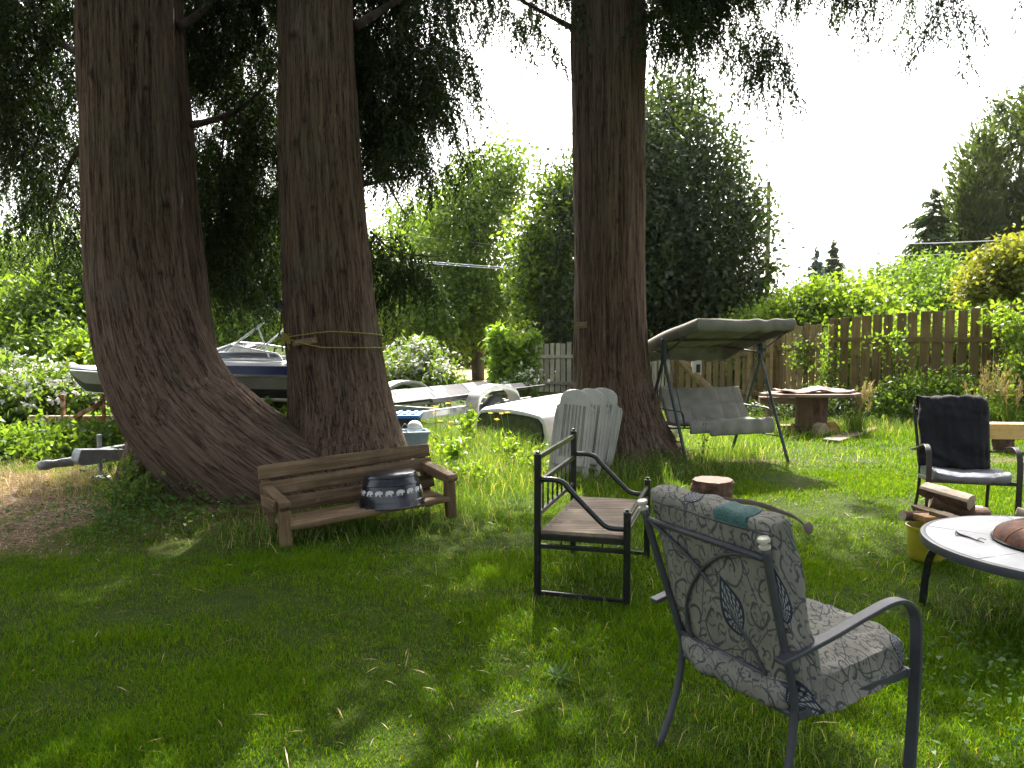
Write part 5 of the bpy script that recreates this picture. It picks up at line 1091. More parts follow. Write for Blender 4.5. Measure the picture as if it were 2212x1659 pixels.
MB().lathe([(0.001, 0.0), (0.10, 0.0), (0.11, 0.02), (0.125, 0.215), (0.133, 0.22), (0.133, 0.238), (0.126, 0.24), (0.12, 0.22), (0.105, 0.02), (0.001, 0.012)], (0, 0, 0), 40, cap=False).build('pail', M_yellow, YB, smooth=45, local=True)
def log(label, a, b, r, kind='round', mat=None, flat=1.0, seed=0):
    a = np.array(a, float); b = np.array(b, float); t = thing('firewood_log', label, 'firewood', tuple(a), 0, 'split firewood piled beside the fire table'); d = nrm(b - a)
    u = nrm(np.cross(d, (0, 0, 1))); w = np.cross(u, d)
    if kind == 'round': an_ = np.linspace(0, 2 * math.pi, 20, endpoint=False); sec = np.stack([np.cos(an_), np.sin(an_) * flat], 1)
    elif kind == 'split': sec = np.array([(-1, 0.1), (-0.75, -0.6), (0, -0.95), (0.65, -0.65), (1, 0.0), (0.9, 0.25), (0.3, 0.42), (-0.3, 0.5), (-0.85, 0.4)])
    else: sec = np.array([(-1, -0.3), (0, -0.36), (1, -0.3), (1, 0.3), (0, 0.34), (-1, 0.3)])
    rs = []
    for k in range(10):
        f = k / 9; c = a + (b - a) * f; P = c + r * (sec[:, :1] * u + sec[:, 1:] * w); P = P + 0.10 * r * fbm(P * 14, seed, 2)[:, None] * nrm(P - c); rs.append(P)
    if kind == 'split':      # bark below, pale split faces above
        MB().rings([P[0:5] for P in rs], False, False).build('bark', M_logbark, t, smooth=45)
        MB().rings([np.vstack([P[4:], P[:1]]) for P in rs], False, False).build('split_faces', mat or M_splitwood, t, smooth=30)
    else: MB().rings(rs, True, False).build('bark' if kind == 'round' else 'split_faces', mat or (M_logbark if kind == 'round' else M_splitwood), t, smooth=45)
    ns_ = len(sec)
    for P, s_ in ((rs[0], -1), (rs[-1], 1)):
        c = P.mean(0); m = MB(); m.add(np.vstack([c + d * s_ * 0.004, P + d * s_ * 0.001]), [(0, i + 1, (i + 1) % ns_ + 1) for i in range(ns_)])
        m.build('cut_end', M_splitwood if kind != 'orange' else M_orangewood, t, smooth=0)
Yf = 5.45
log('pale split log topmost of the firewood pile, propped under the dark chair', at(1995, 1052, Yf), at(2098, 1082, 5.2), 0.075, 'split', M_splitwood, seed=1)
log('round bark log with an ochre cut end just under the topmost split log', at(2012, 1077, 5.4), at(2100, 1103, 5.3), 0.07, 'round', None, seed=2)
log('thin grey split branch at the left of the pile, slanting down right', at(1978, 1094, 5.35), at(2030, 1113, 5.15), 0.04, 'slab', M_oldwood_x, seed=3)
log('dark short stick jutting out furthest left over the bucket', at(1950, 1113, 5.15), at(2012, 1117, 5.2), 0.035, 'round', None, seed=4)
log('ochre split chunk lying on the yellow bucket', at(1985, 1119, 5.08), at(2045, 1117, 5.15), 0.06, 'orange', M_orangewood, 0.8, seed=5)
log('grey weathered lath running from the pile to the white table top', at(2022, 1108, 5.0), at(2100, 1132, 4.6), 0.045, 'slab', M_oldwood_x, seed=6)
log('pale split end poking out at the right of the pile', at(2085, 1095, 5.5), at(2122, 1101, 5.45), 0.045, 'split', M_splitwood, seed=7)
log('dark bark log under the round log, behind the white table edge', at(2030, 1112, 5.4), at(2130, 1122, 5.35), 0.085, 'round', None, seed=8)
log('bark log lowest in the pile, hidden behind the table edge', at(2030, 1150, 5.45), at(2160, 1150, 5.4), 0.10, 'round', None, seed=9)
log('thick log bearing the pile on the grass', at(2020, 1190, 5.5), at(2170, 1190, 5.5), 0.105, 'round', None, seed=10)
log('dark log lying behind the table right of the chair leg', at(2140, 1130, 5.5), at(2230, 1133, 5.4), 0.05, 'round', None, seed=11)
log('pale barkless stick at the right edge above the dark log', at(2196, 1104, 5.4), at(2260, 1124, 5.3), 0.032, 'round', M_splitwood, seed=12)
log('log lying on the grass under the dark log at the right edge', at(2150, 1160, 5.5), at(2260, 1165, 5.4), 0.075, 'round', None, seed=13)
# ------------------------------------------------------------------ lumber beam, log table, ground board
t = thing('lumber_beam', 'thick fresh-sawn yellow beam laid as a low bench at the right edge behind the dark chair', 'beam', tuple(at(2135, 950, 10.0).xy) + (0.18,))
b0 = at(2128, 932, 10.1); b1 = at(2128, 932, 9.9); MB().beam((b0.x, 10.1, 0.29), (b0.x + 2.4, 9.9, 0.29), 0.24, 0.21).build('timber', M_lumber, t, smooth=0, bevel=0.006)
log_round('log_stump', 'short log block under the left end of the lumber beam', (b0.x + 0.25, 10.1, 0), 0.13, 0.183, 21, 'stump')
log_round('log_stump', 'short log block under the lumber beam outside the right edge', (b0.x + 2.0, 9.93, 0), 0.13, 0.183, 22, 'stump')
LTx = at(1748, 850, 12.1).x; LTy = 12.1; Tz = 0.66
LT = thing('log_table', 'rough slab table on thick posts in front of the fence, right of the canopy swing', 'table', (LTx, LTy, 0))
pol = [(-0.83, -0.05), (-0.6, -0.36), (0.0, -0.43), (0.55, -0.40), (0.83, -0.08), (0.7, 0.3), (0.1, 0.42), (-0.55, 0.36)]
MB().prism(pol, (0, 0, Tz - 0.05), (1, 0, 0), (0, 1, 0), 0.05).build('slab_top', M_table, LT, smooth=0, bevel=0.008, local=True)
MB().box((-0.15, -0.18, 0.37), (0.27, 0.05, 0.48)).build('plank_leg', M_oldwood_z, LT, smooth=0, bevel=0.006, local=True)
m = MB(); a = np.arange(20) * 2 * math.pi / 20
m.rings([np.stack([0.17 + (0.125 + 0.008 * np.sin(a * 5 + k)) * np.cos(a), -0.02 + 0.125 * np.sin(a), np.full(20, z)], 1) for k, z in enumerate((0.10, 0.25, 0.45, Tz - 0.05))]).build('log_leg', M_logbark, LT, smooth=60, local=True)
MB().rings([np.stack([np.full(20, x), -0.10 + 0.085 * np.cos(a), 0.085 + 0.08 * np.sin(a)], 1) for x in (-0.3, -0.05, 0.2, 0.33)]).build('base_log', M_logbark, LT, smooth=60, local=True)
MB().box((-0.12, 0.12, 0.06), (0.6, 0.2, 0.12)).build('base_plank', M_oldwood_x, LT, smooth=0, bevel=0.01, local=True)
t = thing('bark_slab', 'curled pale bark slab lying on the rough slab table', 'bark', (LTx, LTy, Tz))
xs, ys = np.meshgrid(np.linspace(-0.52, 0.62, 50), np.linspace(-0.28, 0.2, 18), indexing='ij')
G = np.stack([xs, ys + 0.04 * np.sin(xs * 7), 0.035 + 0.035 * fbm(np.stack([xs * 4, ys * 5, xs * 0], -1), 3, 3) + 0.02 * np.sin(xs * 9)], -1); MB().grid(G).build('slab', M_table, t, smooth=180, local=True, solid=0.02)
for lab, px, dy in (('wood chunk by the log post under the slab table, left of the other', 1772, -0.25), ('smaller reddish wood chunk right of the slab table posts', 1797, -0.15)):
    q = at(px, 915, LTy + dy); t = thing('wood_chunk', lab, 'firewood', (q.x, LTy + dy, 0), R(ro.uniform(-30, 30))); MB().prism([(-0.1, 0), (0.09, 0), (0.11, 0.12), (0.02, 0.2), (-0.09, 0.15)], (0, 0.08, 0), (1, 0, 0), (0, 0, 1), 0.16).build('chunk', M_orangewood if '&' in lab or 'reddish' in lab else M_splitwood, t, smooth=0, bevel=0.01, local=True)
t = thing('ground_plank', 'split shake plank lying on the grass before the slab table', 'plank', tuple(gp(1790, 955))); a = gp(1795, 957); b = gp(1880, 931)
MB().beam((a.x, a.y, 0.035), (b.x, b.y, 0.05), 0.26, 0.03).build('plank', M_table, t, smooth=0, bevel=0.006)
a = at(1640, 866, 13.6); b = at(1730, 866, 13.4); t = thing('plank_bench', 'plain plank ledge behind the slab table', 'bench', (a.x, 13.5, 0)); MB().beam((a.x, 13.6, 0.42), (b.x + 0.3, 13.4, 0.42), 0.28, 0.12).build('plank', M_oldwood_x, t, smooth=0, bevel=0.006)
for x in (a.x + 0.15, b.x): MB().box((x, 13.5, 0.18), (0.12, 0.12, 0.36)).build('leg', M_oldwood_z, t, smooth=0, bevel=0.006)
a = at(1458, 770, 14.9); b = gp(1596, 910); t = thing('leaning_beam', 'thick old beam leaning against the fence behind the swing', 'beam', (b.x, b.y, 0)); MB().beam((b.x, b.y, 0.06), (a.x, a.y, a.z), 0.1, 0.2, up=(0, -1, 0.2)).build('timber', M_fence, t, smooth=0, bevel=0.006)
c = at(1504, 790, 14.55); t = thing('birdhouse', 'weathered white birdhouse fixed on the leaning beam behind the swing', 'birdhouse', (c.x, c.y, c.z - 0.18))
MB().prism([(-0.085, 0), (0.085, 0), (0.085, 0.3), (0, 0.4), (-0.085, 0.3)], (0, 0.08, 0), (1, 0, 0), (0, 0, 1), 0.16).build('box', M_resin, t, smooth=0, bevel=0.003, local=True)
MB().beam((-0.13, 0, 0.285), (0.005, 0, 0.43), 0.2, 0.015, up=(-0.7, 0, 0.7)).beam((0.13, 0, 0.285), (-0.005, 0, 0.425), 0.2, 0.015, up=(0.7, 0, 0.7)).build('roof', M_resin, t, smooth=0, local=True)
MB().box((0.02, -0.083, 0.13), (0.08, 0.006, 0.16)).build('opening', M_rubber, t, smooth=0, local=True)
# ------------------------------------------------------------------ canopy swing
us = np.array((0.927, 0.375, 0)); vs = np.array((-0.375, 0.927, 0)); cs = np.array((2.575, 9.52, 0))
def sw(u_, v_, z): return cs + us * u_ + vs * v_ + Zv(z)
SW = thing('canopy_swing', 'two-seat garden swing with a sagging olive grey canopy right of the single cedar', 'swing', tuple(cs), 0)
for s_ in (-1, 1):
    for v_ in (-0.55, 0.55):
        MB().tube([sw(s_ * 0.75, 0.02 * np.sign(v_), 1.52), sw(s_ * 0.75, 0.03 * np.sign(v_), 1.28), sw(s_ * 0.75, v_ * 0.12, 1.14), sw(s_ * 0.75, v_, -0.02)], 0.021, 10, sub=26).build('leg', M_greenmetal, SW, smooth=180)
    MB().tube([sw(s_ * 0.75, -0.55 * 0.75, 0.30), sw(s_ * 0.75, 0.55 * 0.75, 0.30)], 0.008, 8).build('leg_brace', M_greenmetal, SW, smooth=180)
    for v_, z in ((-0.34, 0.46), (0.26, 0.62)): MB().tube([sw(s_ * 0.72, 0.0, 1.5), sw(s_ * 0.66, v_, z)], 0.006, 6).build('hanger_rod', M_greenmetal, SW, smooth=180)
    MB().tube([sw(s_ * 0.66, 0.33, 0.68), sw(s_ * 0.67, 0.1, 0.655), sw(s_ * 0.67, -0.2, 0.655), sw(s_ * 0.66, -0.3, 0.62), sw(s_ * 0.65, -0.32, 0.46)], 0.011, 8, sub=16).build('armrest', M_greenmetal, SW, smooth=180)
MB().tube([sw(-0.78, 0, 1.525), sw(0.78, 0, 1.525)], 0.02, 10).build('top_bar', M_greenmetal, SW, smooth=180)
MB().tube([sw(-0.75, 0.55, 0.03), sw(0.75, 0.55, 0.03)], 0.014, 8).build('ground_bar', M_greenmetal, SW, smooth=180)
m = MB()
for s_ in (-1, 1): m.tube([sw(s_ * 0.63, 0.33, 0.88), sw(s_ * 0.63, 0.14, 0.45), sw(s_ * 0.63, -0.36, 0.46)], 0.011, 8, sub=14)
m.tube([sw(-0.63, -0.36, 0.46), sw(0.63, -0.36, 0.46)], 0.011, 8).tube([sw(-0.63, 0.14, 0.45), sw(0.63, 0.14, 0.45)], 0.011, 8).tube([sw(-0.63, 0.33, 0.88), sw(0.63, 0.33, 0.88)], 0.011, 8)
for s_ in (-1, 1): m.tube([sw(s_ * 0.72, 0, 1.36), sw(s_ * 0.70, -0.66, 1.70)], 0.012, 8).tube([sw(s_ * 0.72, 0, 1.36), sw(s_ * 0.70, 0.66, 1.43)], 0.012, 8)
m.build('seat_frame', M_greenmetal, SW, smooth=180)
nu, nv = 60, 40; G = np.zeros((nv, nu, 3))
for j, f in enumerate(np.linspace(0, 1, nv)):
    for i, g in enumerate(np.linspace(-1, 1, nu)):
        z = 1.775 - 0.33 * f + 0.03 * math.sin(f * math.pi) - 0.035 * (1 - g * g) * math.sin(f * math.pi) * 1.2
        z += 0.016 * vnoise(np.array((g * 5, f * 4, 0.3)), 5) + 0.03 * vnoise(np.array((g * 2.2, f * 2, 1.3)), 6) * (1 - abs(g))
        G[j, i] = sw(-0.02 + g * 0.71, -0.66 + 1.32 * f, z)
cn = MB().grid(G)
per = [G[0, i] for i in range(nu)] + [G[j, -1] for j in range(1, nv)] + [G[-1, i] for i in range(nu - 2, -1, -1)] + [G[j, 0] for j in range(nv - 2, 0, -1)]
per = np.array(per); ctr = per.mean(0); out_ = nrm((per - ctr) * (1, 1, 0)); vl = []
for k in range(7):
    f = k / 6; dz = 0.155 * f * (1 + 0.10 * fbm(per * 2.2, 5, 2)); bulge = 0.03 * math.sin(f * math.pi) + 0.016 * f * fbm(per * 4, 8, 2)[:, None]
    rear = smooth(0.2, 0.6, ((per - cs) @ vs)); vl.append(per + out_ * bulge - Zv(1) * (dz * (1 + 0.35 * rear))[:, None])
cn.rings(vl, True, False)
cn.build('canopy', M_swing, SW, smooth=180, solid=0.004)
def slab(rowf, n1, n2, name, thick, mat):
    U = np.linspace(-1, 1, n1); G = np.array([[rowf(f, g) for g in U] for f in np.linspace(0, 1, n2)]); return MB().grid(G).build(name, mat, SW, smooth=180, solid=thick)
def tuftf(g, f): return -0.006 * math.exp(-(math.sin(g * math.pi * 2.5) / 0.2) ** 2) - 0.012 * math.exp(-((f - 0.5) / 0.05) ** 2) + 0.010 * float(vnoise(np.array((g * 4, f * 5, 2.2)), 9))
slab(lambda f, g: sw(g * 0.62, 0.10 + 0.24 * f - 0.04 - tuftf(g, f), 0.47 + 0.42 * f + 0.012 * float(vnoise(np.array((g * 5, f, 7.7)), 3))), 61, 34, 'back_cushion', 0.05, M_swingseat)
def seatrow(f, g):
    wv = 0.012 * math.sin(g * 16) * f
    if f < 0.72: q = f / 0.72; return sw(g * 0.63, 0.12 - 0.50 * q, 0.50 - 0.035 * math.sin(q * math.pi) + 0.03 * q + 0.008 * math.sin(g * 9) + (0.5 * tuftf(g, f)))
    q = (f - 0.72) / 0.28; return sw(g * 0.63, -0.38 - 0.035 * math.sin(q * 2.4) + wv, 0.53 - 0.17 * q * (1 if g > -0.55 else 0.75))
slab(seatrow, 61, 40, 'seat_cushion', 0.035, M_swingseat)
c = gp(1450, 962); t = thing('plastic_tub', 'white plastic tub lying on its side in the grass beneath the swing', 'tub', (c.x, c.y + 0.5, 0.0))
MB().lathe([(0.001, 0), (0.12, 0), (0.13, 0.02), (0.15, 0.3), (0.16, 0.31), (0.155, 0.33), (0.145, 0.31), (0.12, 0.03), (0.001, 0.02)], (-0.15, 0, 0.14), 28, Matrix.Rotation(R(80), 4, 'Y'), cap=False).build('tub_shell', M_white, t, smooth=40, local=True)
MB().tube([(0.15, -0.16, 0.17), (0.22, -0.12, 0.05), (0.24, 0, 0.02), (0.22, 0.12, 0.05), (0.15, 0.16, 0.17)], 0.004, 6, sub=14).build('handle', M_galv, t, smooth=180, local=True)
# ------------------------------------------------------------------ truck canopy lying on the ground
a0 = R(-48)
TC = thing('truck_canopy', 'white truck bed canopy lying on the grass, its dark end window towards the lawn', 'truck canopy', (-0.60, 11.3, 0), a0)
LWt, LDt, Ht = 1.68, 2.1, 0.50   # local x = along the window end, local y = depth
sec = []
def tc_ring(y, h, inset, crown_):
    pts = []; hw = LWt / 2
    for k, (x, z) in enumerate([(0, 0), (0.02, 0.2), (0.07, 0.36), (0.11, 0.44), (0.18, 0.485), (0.30, 0.505), (0.55, 0.53), (0.84, 0.54), (1.13, 0.53), (1.38, 0.505), (1.50, 0.485), (1.57, 0.44), (1.61, 0.36), (1.66, 0.2), (1.68, 0)]):
        f = z / 0.54; pts.append((x + (hw - x) * inset * f, y, z * h + crown_ * f * f))
    return pts
rs = [tc_ring(0.0, 0.97, 0.05, 0), tc_ring(0.03, 1.0, 0.03, 0), tc_ring(0.10, 1.03, 0, 0.01), tc_ring(0.7, 1.07, 0, 0.05), tc_ring(1.5, 1.14, 0, 0.07), tc_ring(2.02, 1.15, 0, 0.05), tc_ring(2.1, 1.1, 0.04, 0)]
MB().rings(rs, False, False).add(rs[0], [tuple(range(15))]).add(rs[-1], [tuple(range(14, -1, -1))]).build('shell', M_gel, TC, smooth=60, local=True)
wp = [(0.16, 0.07), (0.13, 0.20), (0.17, 0.36), (0.23, 0.42), (0.40, 0.445), (0.84, 0.46), (1.28, 0.445), (1.45, 0.42), (1.51, 0.36), (1.55, 0.20), (1.52, 0.07)]
cw = np.array(wp).mean(0); o = MB().prism(wp, (0, -0.004, 0), (1, 0, 0), (0, 0, 1), 0.006).build('end_window', M_tint, TC, smooth=0, local=True)
wpo = [tuple(cw + (np.array(p) - cw) * 1.0) for p in wp]; MB().tube([(p[0], -0.012, p[1]) for p in wpo + wpo[:1]], 0.014, 8).build('window_seal', M_rubber, o, smooth=60, local=True)
MB().beam((-0.01, -0.01, 0.025), (LWt + 0.01, -0.01, 0.025), 0.035, 0.05).build('base_rail', M_gun, TC, smooth=0, bevel=0.004, local=True)
sd_ = MB().prism([(0.3, 0.12), (1.8, 0.12), (1.75, 0.35), (0.35, 0.35)], (0.045, 0, 0.01), (0, 1, 0), (0.2, 0, 1), 0.004).build('side_window', M_tint, TC, smooth=0, local=True)
# ------------------------------------------------------------------ empty boat trailer (coupler at the left, runs back to the right)
M_fender = mottled('chalky_grey_white_paint', [(0.3, (0.3, 0.3, 0.28)), (0.7, (0.46, 0.46, 0.44))], 5, 0.5, dirt=((0.16, 0.13, 0.09), 7, 0.56))
e1 = np.array((0.555, 0.832, 0)); e2 = np.array((0.832, -0.555, 0)); tc0 = np.array((-4.72, 7.55, 0))
def tr(s_, o_, z): return tc0 + e1 * s_ + e2 * o_ + Zv(z)
T1 = thing('boat_trailer', 'empty grey boat trailer with black and white bunk boards, stretching behind the double cedar', 'trailer', tuple(tc0), 0, 'boat trailers in the yard')
MB().beam(tr(0.25, 0, 0.30), tr(3.6, 0, 0.40), 0.09, 0.11).build('tongue_beam', M_galv, T1, smooth=0, bevel=0.006)
MB().prism([(0, 0), (0.40, 0.0), (0.44, 0.05), (0.44, 0.12), (0.0, 0.17), (-0.02, 0.13), (-0.04, 0.05)], tr(0.20, 0.075, 0.235), e1, (0, 0, 1), 0.15).build('brake_housing', M_galv, T1, smooth=0, bevel=0.008)
MB().rings([[tr(s_, 0.05 * w * math.cos(a), 0.26 + 0.05 * h * math.sin(a)) for a in np.linspace(0, 2 * math.pi, 14, endpoint=False)] for s_, w, h in ((-0.12, 0.5, 0.4), (-0.10, 0.9, 0.9), (-0.03, 1.0, 1.05), (0.03, 0.7, 0.8), (0.10, 0.6, 0.9), (0.22, 0.7, 1.0))]).build('coupler', M_galv, T1, smooth=60)
MB().tube([tr(0.55, -0.1, 0.5), tr(0.55, -0.1, 0.06)], 0.025, 10).lathe([(0.001, 0), (0.09, 0), (0.10, 0.01), (0.09, 0.02), (0.001, 0.02)], tr(0.55, -0.1, 0.02), 18, cap=False).build('jack_stand', M_galv, T1, smooth=50)
for o_ in (-0.75, 0.75):
    MB().beam(tr(3.4, o_ * 0.15, 0.40), tr(4.5, o_, 0.38), 0.05, 0.12).beam(tr(4.5, o_, 0.38), tr(8.0, o_, 0.40), 0.05, 0.12).build('frame_rail', M_galv, T1, smooth=0, bevel=0.005)
    fd = MB(); rows = []
    for k in range(25):
        a = math.pi * k / 24; s_ = 6.45 - 0.62 * math.cos(a); z = 0.34 + 0.44 * math.sin(a) ** 0.55; rows.append([tr(s_, o_ * 1.18 + 0.02, z - 0.05), tr(s_, o_ * 1.18, z), tr(s_, o_ * 1.18 + (0.24 if o_ > 0 else -0.24), z), tr(s_, o_ * 1.18 + (0.26 if o_ > 0 else -0.26), z - 0.08)])
    fd.grid(rows).build('fender', M_fender, T1, smooth=60, solid=0.006)
    wc = tr(6.45, o_ * 1.34, 0.30); mm = Matrix(((e1[0], 0, e2[0], 0), (e1[1], 0, e2[1], 0), (0, 1, 0, 0), (0, 0, 0, 1)))
    o = MB().lathe([(0.19, -0.09), (0.27, -0.085), (0.30, -0.05), (0.30, 0.05), (0.27, 0.085), (0.19, 0.09)], wc, 32, mm, cap=False).build('tyre', M_rubber, T1, smooth=50)
    MB().lathe([(0.19, -0.08), (0.17, 0.02), (0.06, 0.05), (0.001, 0.05)], wc, 24, mm, cap=False).lathe([(0.19, 0.08), (0.17, 0.03), (0.06, 0.052), (0.001, 0.052)], wc, 24, mm, cap=False).build('rim', M_galv, o, smooth=50)
for s_ in (4.5, 5.7, 7.9): MB().beam(tr(s_, -0.74, 0.37), tr(s_, 0.74, 0.37), 0.06, 0.08).build('cross_member', M_galv, T1, smooth=0, bevel=0.004)
M_carpet = mottled('grey_white_bunk_carpet', [(0.3, (0.3, 0.3, 0.29)), (0.7, (0.45, 0.45, 0.44))], 10, 0.9)
for o_ in (-0.42, 0.42):
    a = tr(4.2, o_, 0.60); b = tr(8.3, o_, 0.63)
    upb = e2 * 0.75 + Zv(1.0); upn = nrm(upb - e1 * (upb @ e1))
    bo = MB().beam(a, b, 0.15, 0.05, up=upb).build('bunk_board', M_stripe, T1, smooth=0, bevel=0.004)
    for k in range(4): f0 = 0.10 + 0.235 * k; MB().beam(a + (b - a) * f0 + upn * 0.028, a + (b - a) * (f0 + 0.085) + upn * 0.028, 0.145, 0.006, up=upb).build('white_band', M_carpet, bo, smooth=0)
    for s_ in (4.6, 6.0, 7.7): MB().beam(tr(s_, o_, 0.41), tr(s_, o_, 0.58), 0.05, 0.05).build('bunk_bracket', M_rust, T1, smooth=0)
a = tr(5.0, 0.86, 0.60); b = tr(8.35, 0.84, 0.66); MB().beam(a, b, 0.07, 0.07, w2=0.05, h2=0.03).build('side_bunk', M_stripe, T1, smooth=0, bevel=0.01)
MB().beam(tr(5.15, 0.779, 0.385), tr(5.55, 0.779, 0.385), 0.004, 0.075).build('reflector_label', M_white, T1, smooth=0)
# ------------------------------------------------------------------ rusty trailer and the runabout on it
by = 10.9
def bx(px, z, Y=by): return np.array((at(px, 800, Y).x, Y, z))
T2 = thing('boat_trailer', 'rusty paint-flaked boat trailer carrying the blue-striped runabout', 'trailer', tuple(bx(266, 0)), 0, 'boat trailers in the yard')
MB().beam(bx(60, 0.36), bx(560, 0.36), 0.08, 0.10).build('tongue_beam', M_rust, T2, smooth=0, bevel=0.006)
MB().beam(bx(133, 0.12), bx(133, 0.72), 0.05, 0.05, up=(0, 1, 0)).build('winch_post', M_rust, T2, smooth=0, bevel=0.005)
MB().beam(bx(150, 0.36, 10.85), bx(222, 0.62, 10.85), 0.05, 0.06).beam(bx(272, 0.36, 10.85), bx(212, 0.82, 10.85), 0.06, 0.07).beam(bx(222, 0.4, 10.85), bx(220, 0.72, 10.85), 0.04, 0.05).build('bow_brace', M_rust, T2, smooth=0, bevel=0.005)
MB().tube([bx(208, 0.85, 10.75), bx(208, 0.85, 11.05)], 0.05, 12).build('bow_roller', M_rubber, T2, smooth=60)
for dy in (-0.55, 0.55):
    MB().beam(bx(480, 0.38, by + dy), bx(800, 0.40, by + dy), 0.07, 0.1).build('frame_rail', M_rust, T2, smooth=0, bevel=0.005)
    MB().beam(bx(500, 0.56, by + dy * 0.7), bx(800, 0.56, by + dy * 0.7), 0.1, 0.06).build('bunk_board', M_oldwood_x, T2, smooth=0, bevel=0.005)
    for px in (520, 780): MB().beam(bx(px, 0.4, by + dy), bx(px, 0.54, by + dy * 0.7), 0.05, 0.05).build('bunk_bracket', M_rust, T2, smooth=0)
    wc = bx(720, 0.28, by + dy * 1.6); o = MB().lathe([(0.17, -0.08), (0.25, -0.08), (0.28, -0.05), (0.28, 0.05), (0.25, 0.08), (0.17, 0.08)], wc, 28, Matrix.Rotation(R(90), 4, 'X'), cap=False).build('tyre', M_rubber, T2, smooth=50)
    MB().lathe([(0.17, 0.06), (0.05, 0.03), (0.001, 0.03)], wc, 20, Matrix.Rotation(R(90), 4, 'X'), cap=False).lathe([(0.17, -0.06), (0.05, -0.03), (0.001, -0.03)], wc, 20, Matrix.Rotation(R(90), 4, 'X'), cap=False).build('rim', M_galv, o, smooth=50)
MB().beam(bx(500, 0.38, by - 0.55), bx(500, 0.38, by + 0.55), 0.06, 0.08).beam(bx(720, 0.3, by - 0.85), bx(720, 0.3, by + 0.85), 0.06, 0.06).beam(bx(795, 0.4, by - 0.55), bx(795, 0.4, by + 0.55), 0.06, 0.08).build('cross_member', M_rust, T2, smooth=0, bevel=0.004)
M_hull = mottled('dull_silver_hull', [(0.3, (0.13, 0.125, 0.115)), (0.7, (0.2, 0.195, 0.18))], 3, 0.3)
bow = bx(152, 1.06); LBo = 4.45
BT = thing('runabout_boat', 'small white open-bow runabout with navy stripes and a low windscreen, on the rusty trailer', 'boat', tuple(bow))
def station(s):
    f = s / LBo; hb = 0.92 * (1 - (1 - min(1, f / 0.62)) ** 2.1) ** 0.9 if f < 0.62 else 0.92 - 0.04 * (f - 0.62)
    rail = 0.02 - 0.05 * f; ch = hb * 0.88; chz = rail - 0.30 - 0.03 * f if f > 0.08 else rail - 0.30 * (f / 0.08) ** 0.6; kz = rail - 0.06 - 0.62 * min(1, (f / 0.30)) ** 0.75; kz = min(kz, chz - 0.004)
    return hb, rail, ch, chz, kz
S_ = np.concatenate([[0.0, 0.05, 0.12, 0.22, 0.35, 0.5, 0.7], np.linspace(0.95, LBo, 16)])
def hull_row(levels):
    """levels: list of functions station->(half breadth, z)"""
    G = []
    for s in S_:
        st_ = station(s); row = []
        for fn in levels: h, z = fn(*st_); row.append((s, -h, z))
        G.append(row)
    return np.array(G)
lerp = lambda a, b, f: a + (b - a) * f
side = lambda f: (lambda hb, rail, ch, chz, kz: (lerp(hb, ch, f), lerp(rail, chz, f)))
bot = lambda f: (lambda hb, rail, ch, chz, kz: (lerp(ch, 0.0, f), lerp(chz, kz, f)))
def both(m, G): m.grid(bow + G); m.grid(bow + G * (1, -1, 1)); return m
both(MB(), hull_row([side(0.0), side(0.12), side(0.35), side(0.58)])).build('hull_sides', M_hull, BT, smooth=60)
both(MB(), hull_row([side(0.58), side(0.8), side(0.97)])).build('chine_stripe', M_stripe, BT, smooth=60)
both(MB(), hull_row([side(0.97), bot(0.0), bot(0.12)])).build('white_strake', M_gel, BT, smooth=60)
both(MB(), hull_row([bot(0.12), bot(0.5), bot(1.0)])).build('hull_bottom', M_stripe, BT, smooth=60)
G = hull_row([lambda hb, rail, ch, chz, kz: (hb + 0.006, rail + 0.012), lambda hb, rail, ch, chz, kz: (hb + 0.022, rail), lambda hb, rail, ch, chz, kz: (hb + 0.006, rail - 0.022)]); both(MB(), G).build('rub_rail', M_alu, BT, smooth=60)
dkz = lambda s: 0.13 * smooth(0.6, 2.0, s)
G1 = np.array([[(s, -station(s)[0], station(s)[1] + 0.012), (s, -station(s)[0] * 0.99, station(s)[1] + 0.03 + 0.75 * dkz(s))] for s in S_]); both(MB(), G1).build('navy_band', M_navy, BT, smooth=60)
G2 = np.array([[(s, -station(s)[0] * 0.99, station(s)[1] + 0.031 + 0.75 * dkz(s)), (s, -station(s)[0] * 0.96, station(s)[1] + 0.03 + dkz(s)), (s, -station(s)[0] * 0.86, station(s)[1] + 0.06 + dkz(s)), (s, -station(s)[0] * (0.80 if s > 2.2 else 0.45), station(s)[1] + 0.07 + dkz(s)), (s, -station(s)[0] * (0.79 if s > 2.2 else 0.0), station(s)[1] + (0.0 if s > 2.2 else 0.075) + dkz(s))] for s in S_]); both(MB(), G2).build('deck', M_gel, BT, smooth=50)
h0 = station(LBo); MB().add([bow + np.array(p) for p in ((LBo, -h0[0], h0[1]), (LBo, -h0[2], h0[3]), (LBo, 0, h0[4]), (LBo, h0[2], h0[3]), (LBo, h0[0], h0[1]), (LBo, h0[0] * .8, h0[1] + 0.15), (LBo, -h0[0] * .8, h0[1] + 0.15))], [tuple(range(7))]).build('transom', M_gel, BT, smooth=0, solid=0.02)
wA = [bow + np.array(p) for p in ((1.80, 0, 0.21), (2.18, -0.74, 0.20), (2.62, -0.70, 0.39), (2.45, 0, 0.42), (2.18, 0.74, 0.20), (2.62, 0.70, 0.39), (3.35, -0.79, 0.19), (3.28, -0.76, 0.27), (3.35, 0.79, 0.19), (3.28, 0.76, 0.27))]
o = MB().add(wA, [(0, 1, 2, 3), (0, 3, 5, 4), (1, 6, 7, 2), (4, 5, 9, 8)]).build('windscreen', M_glass, BT, smooth=0)
m = MB()
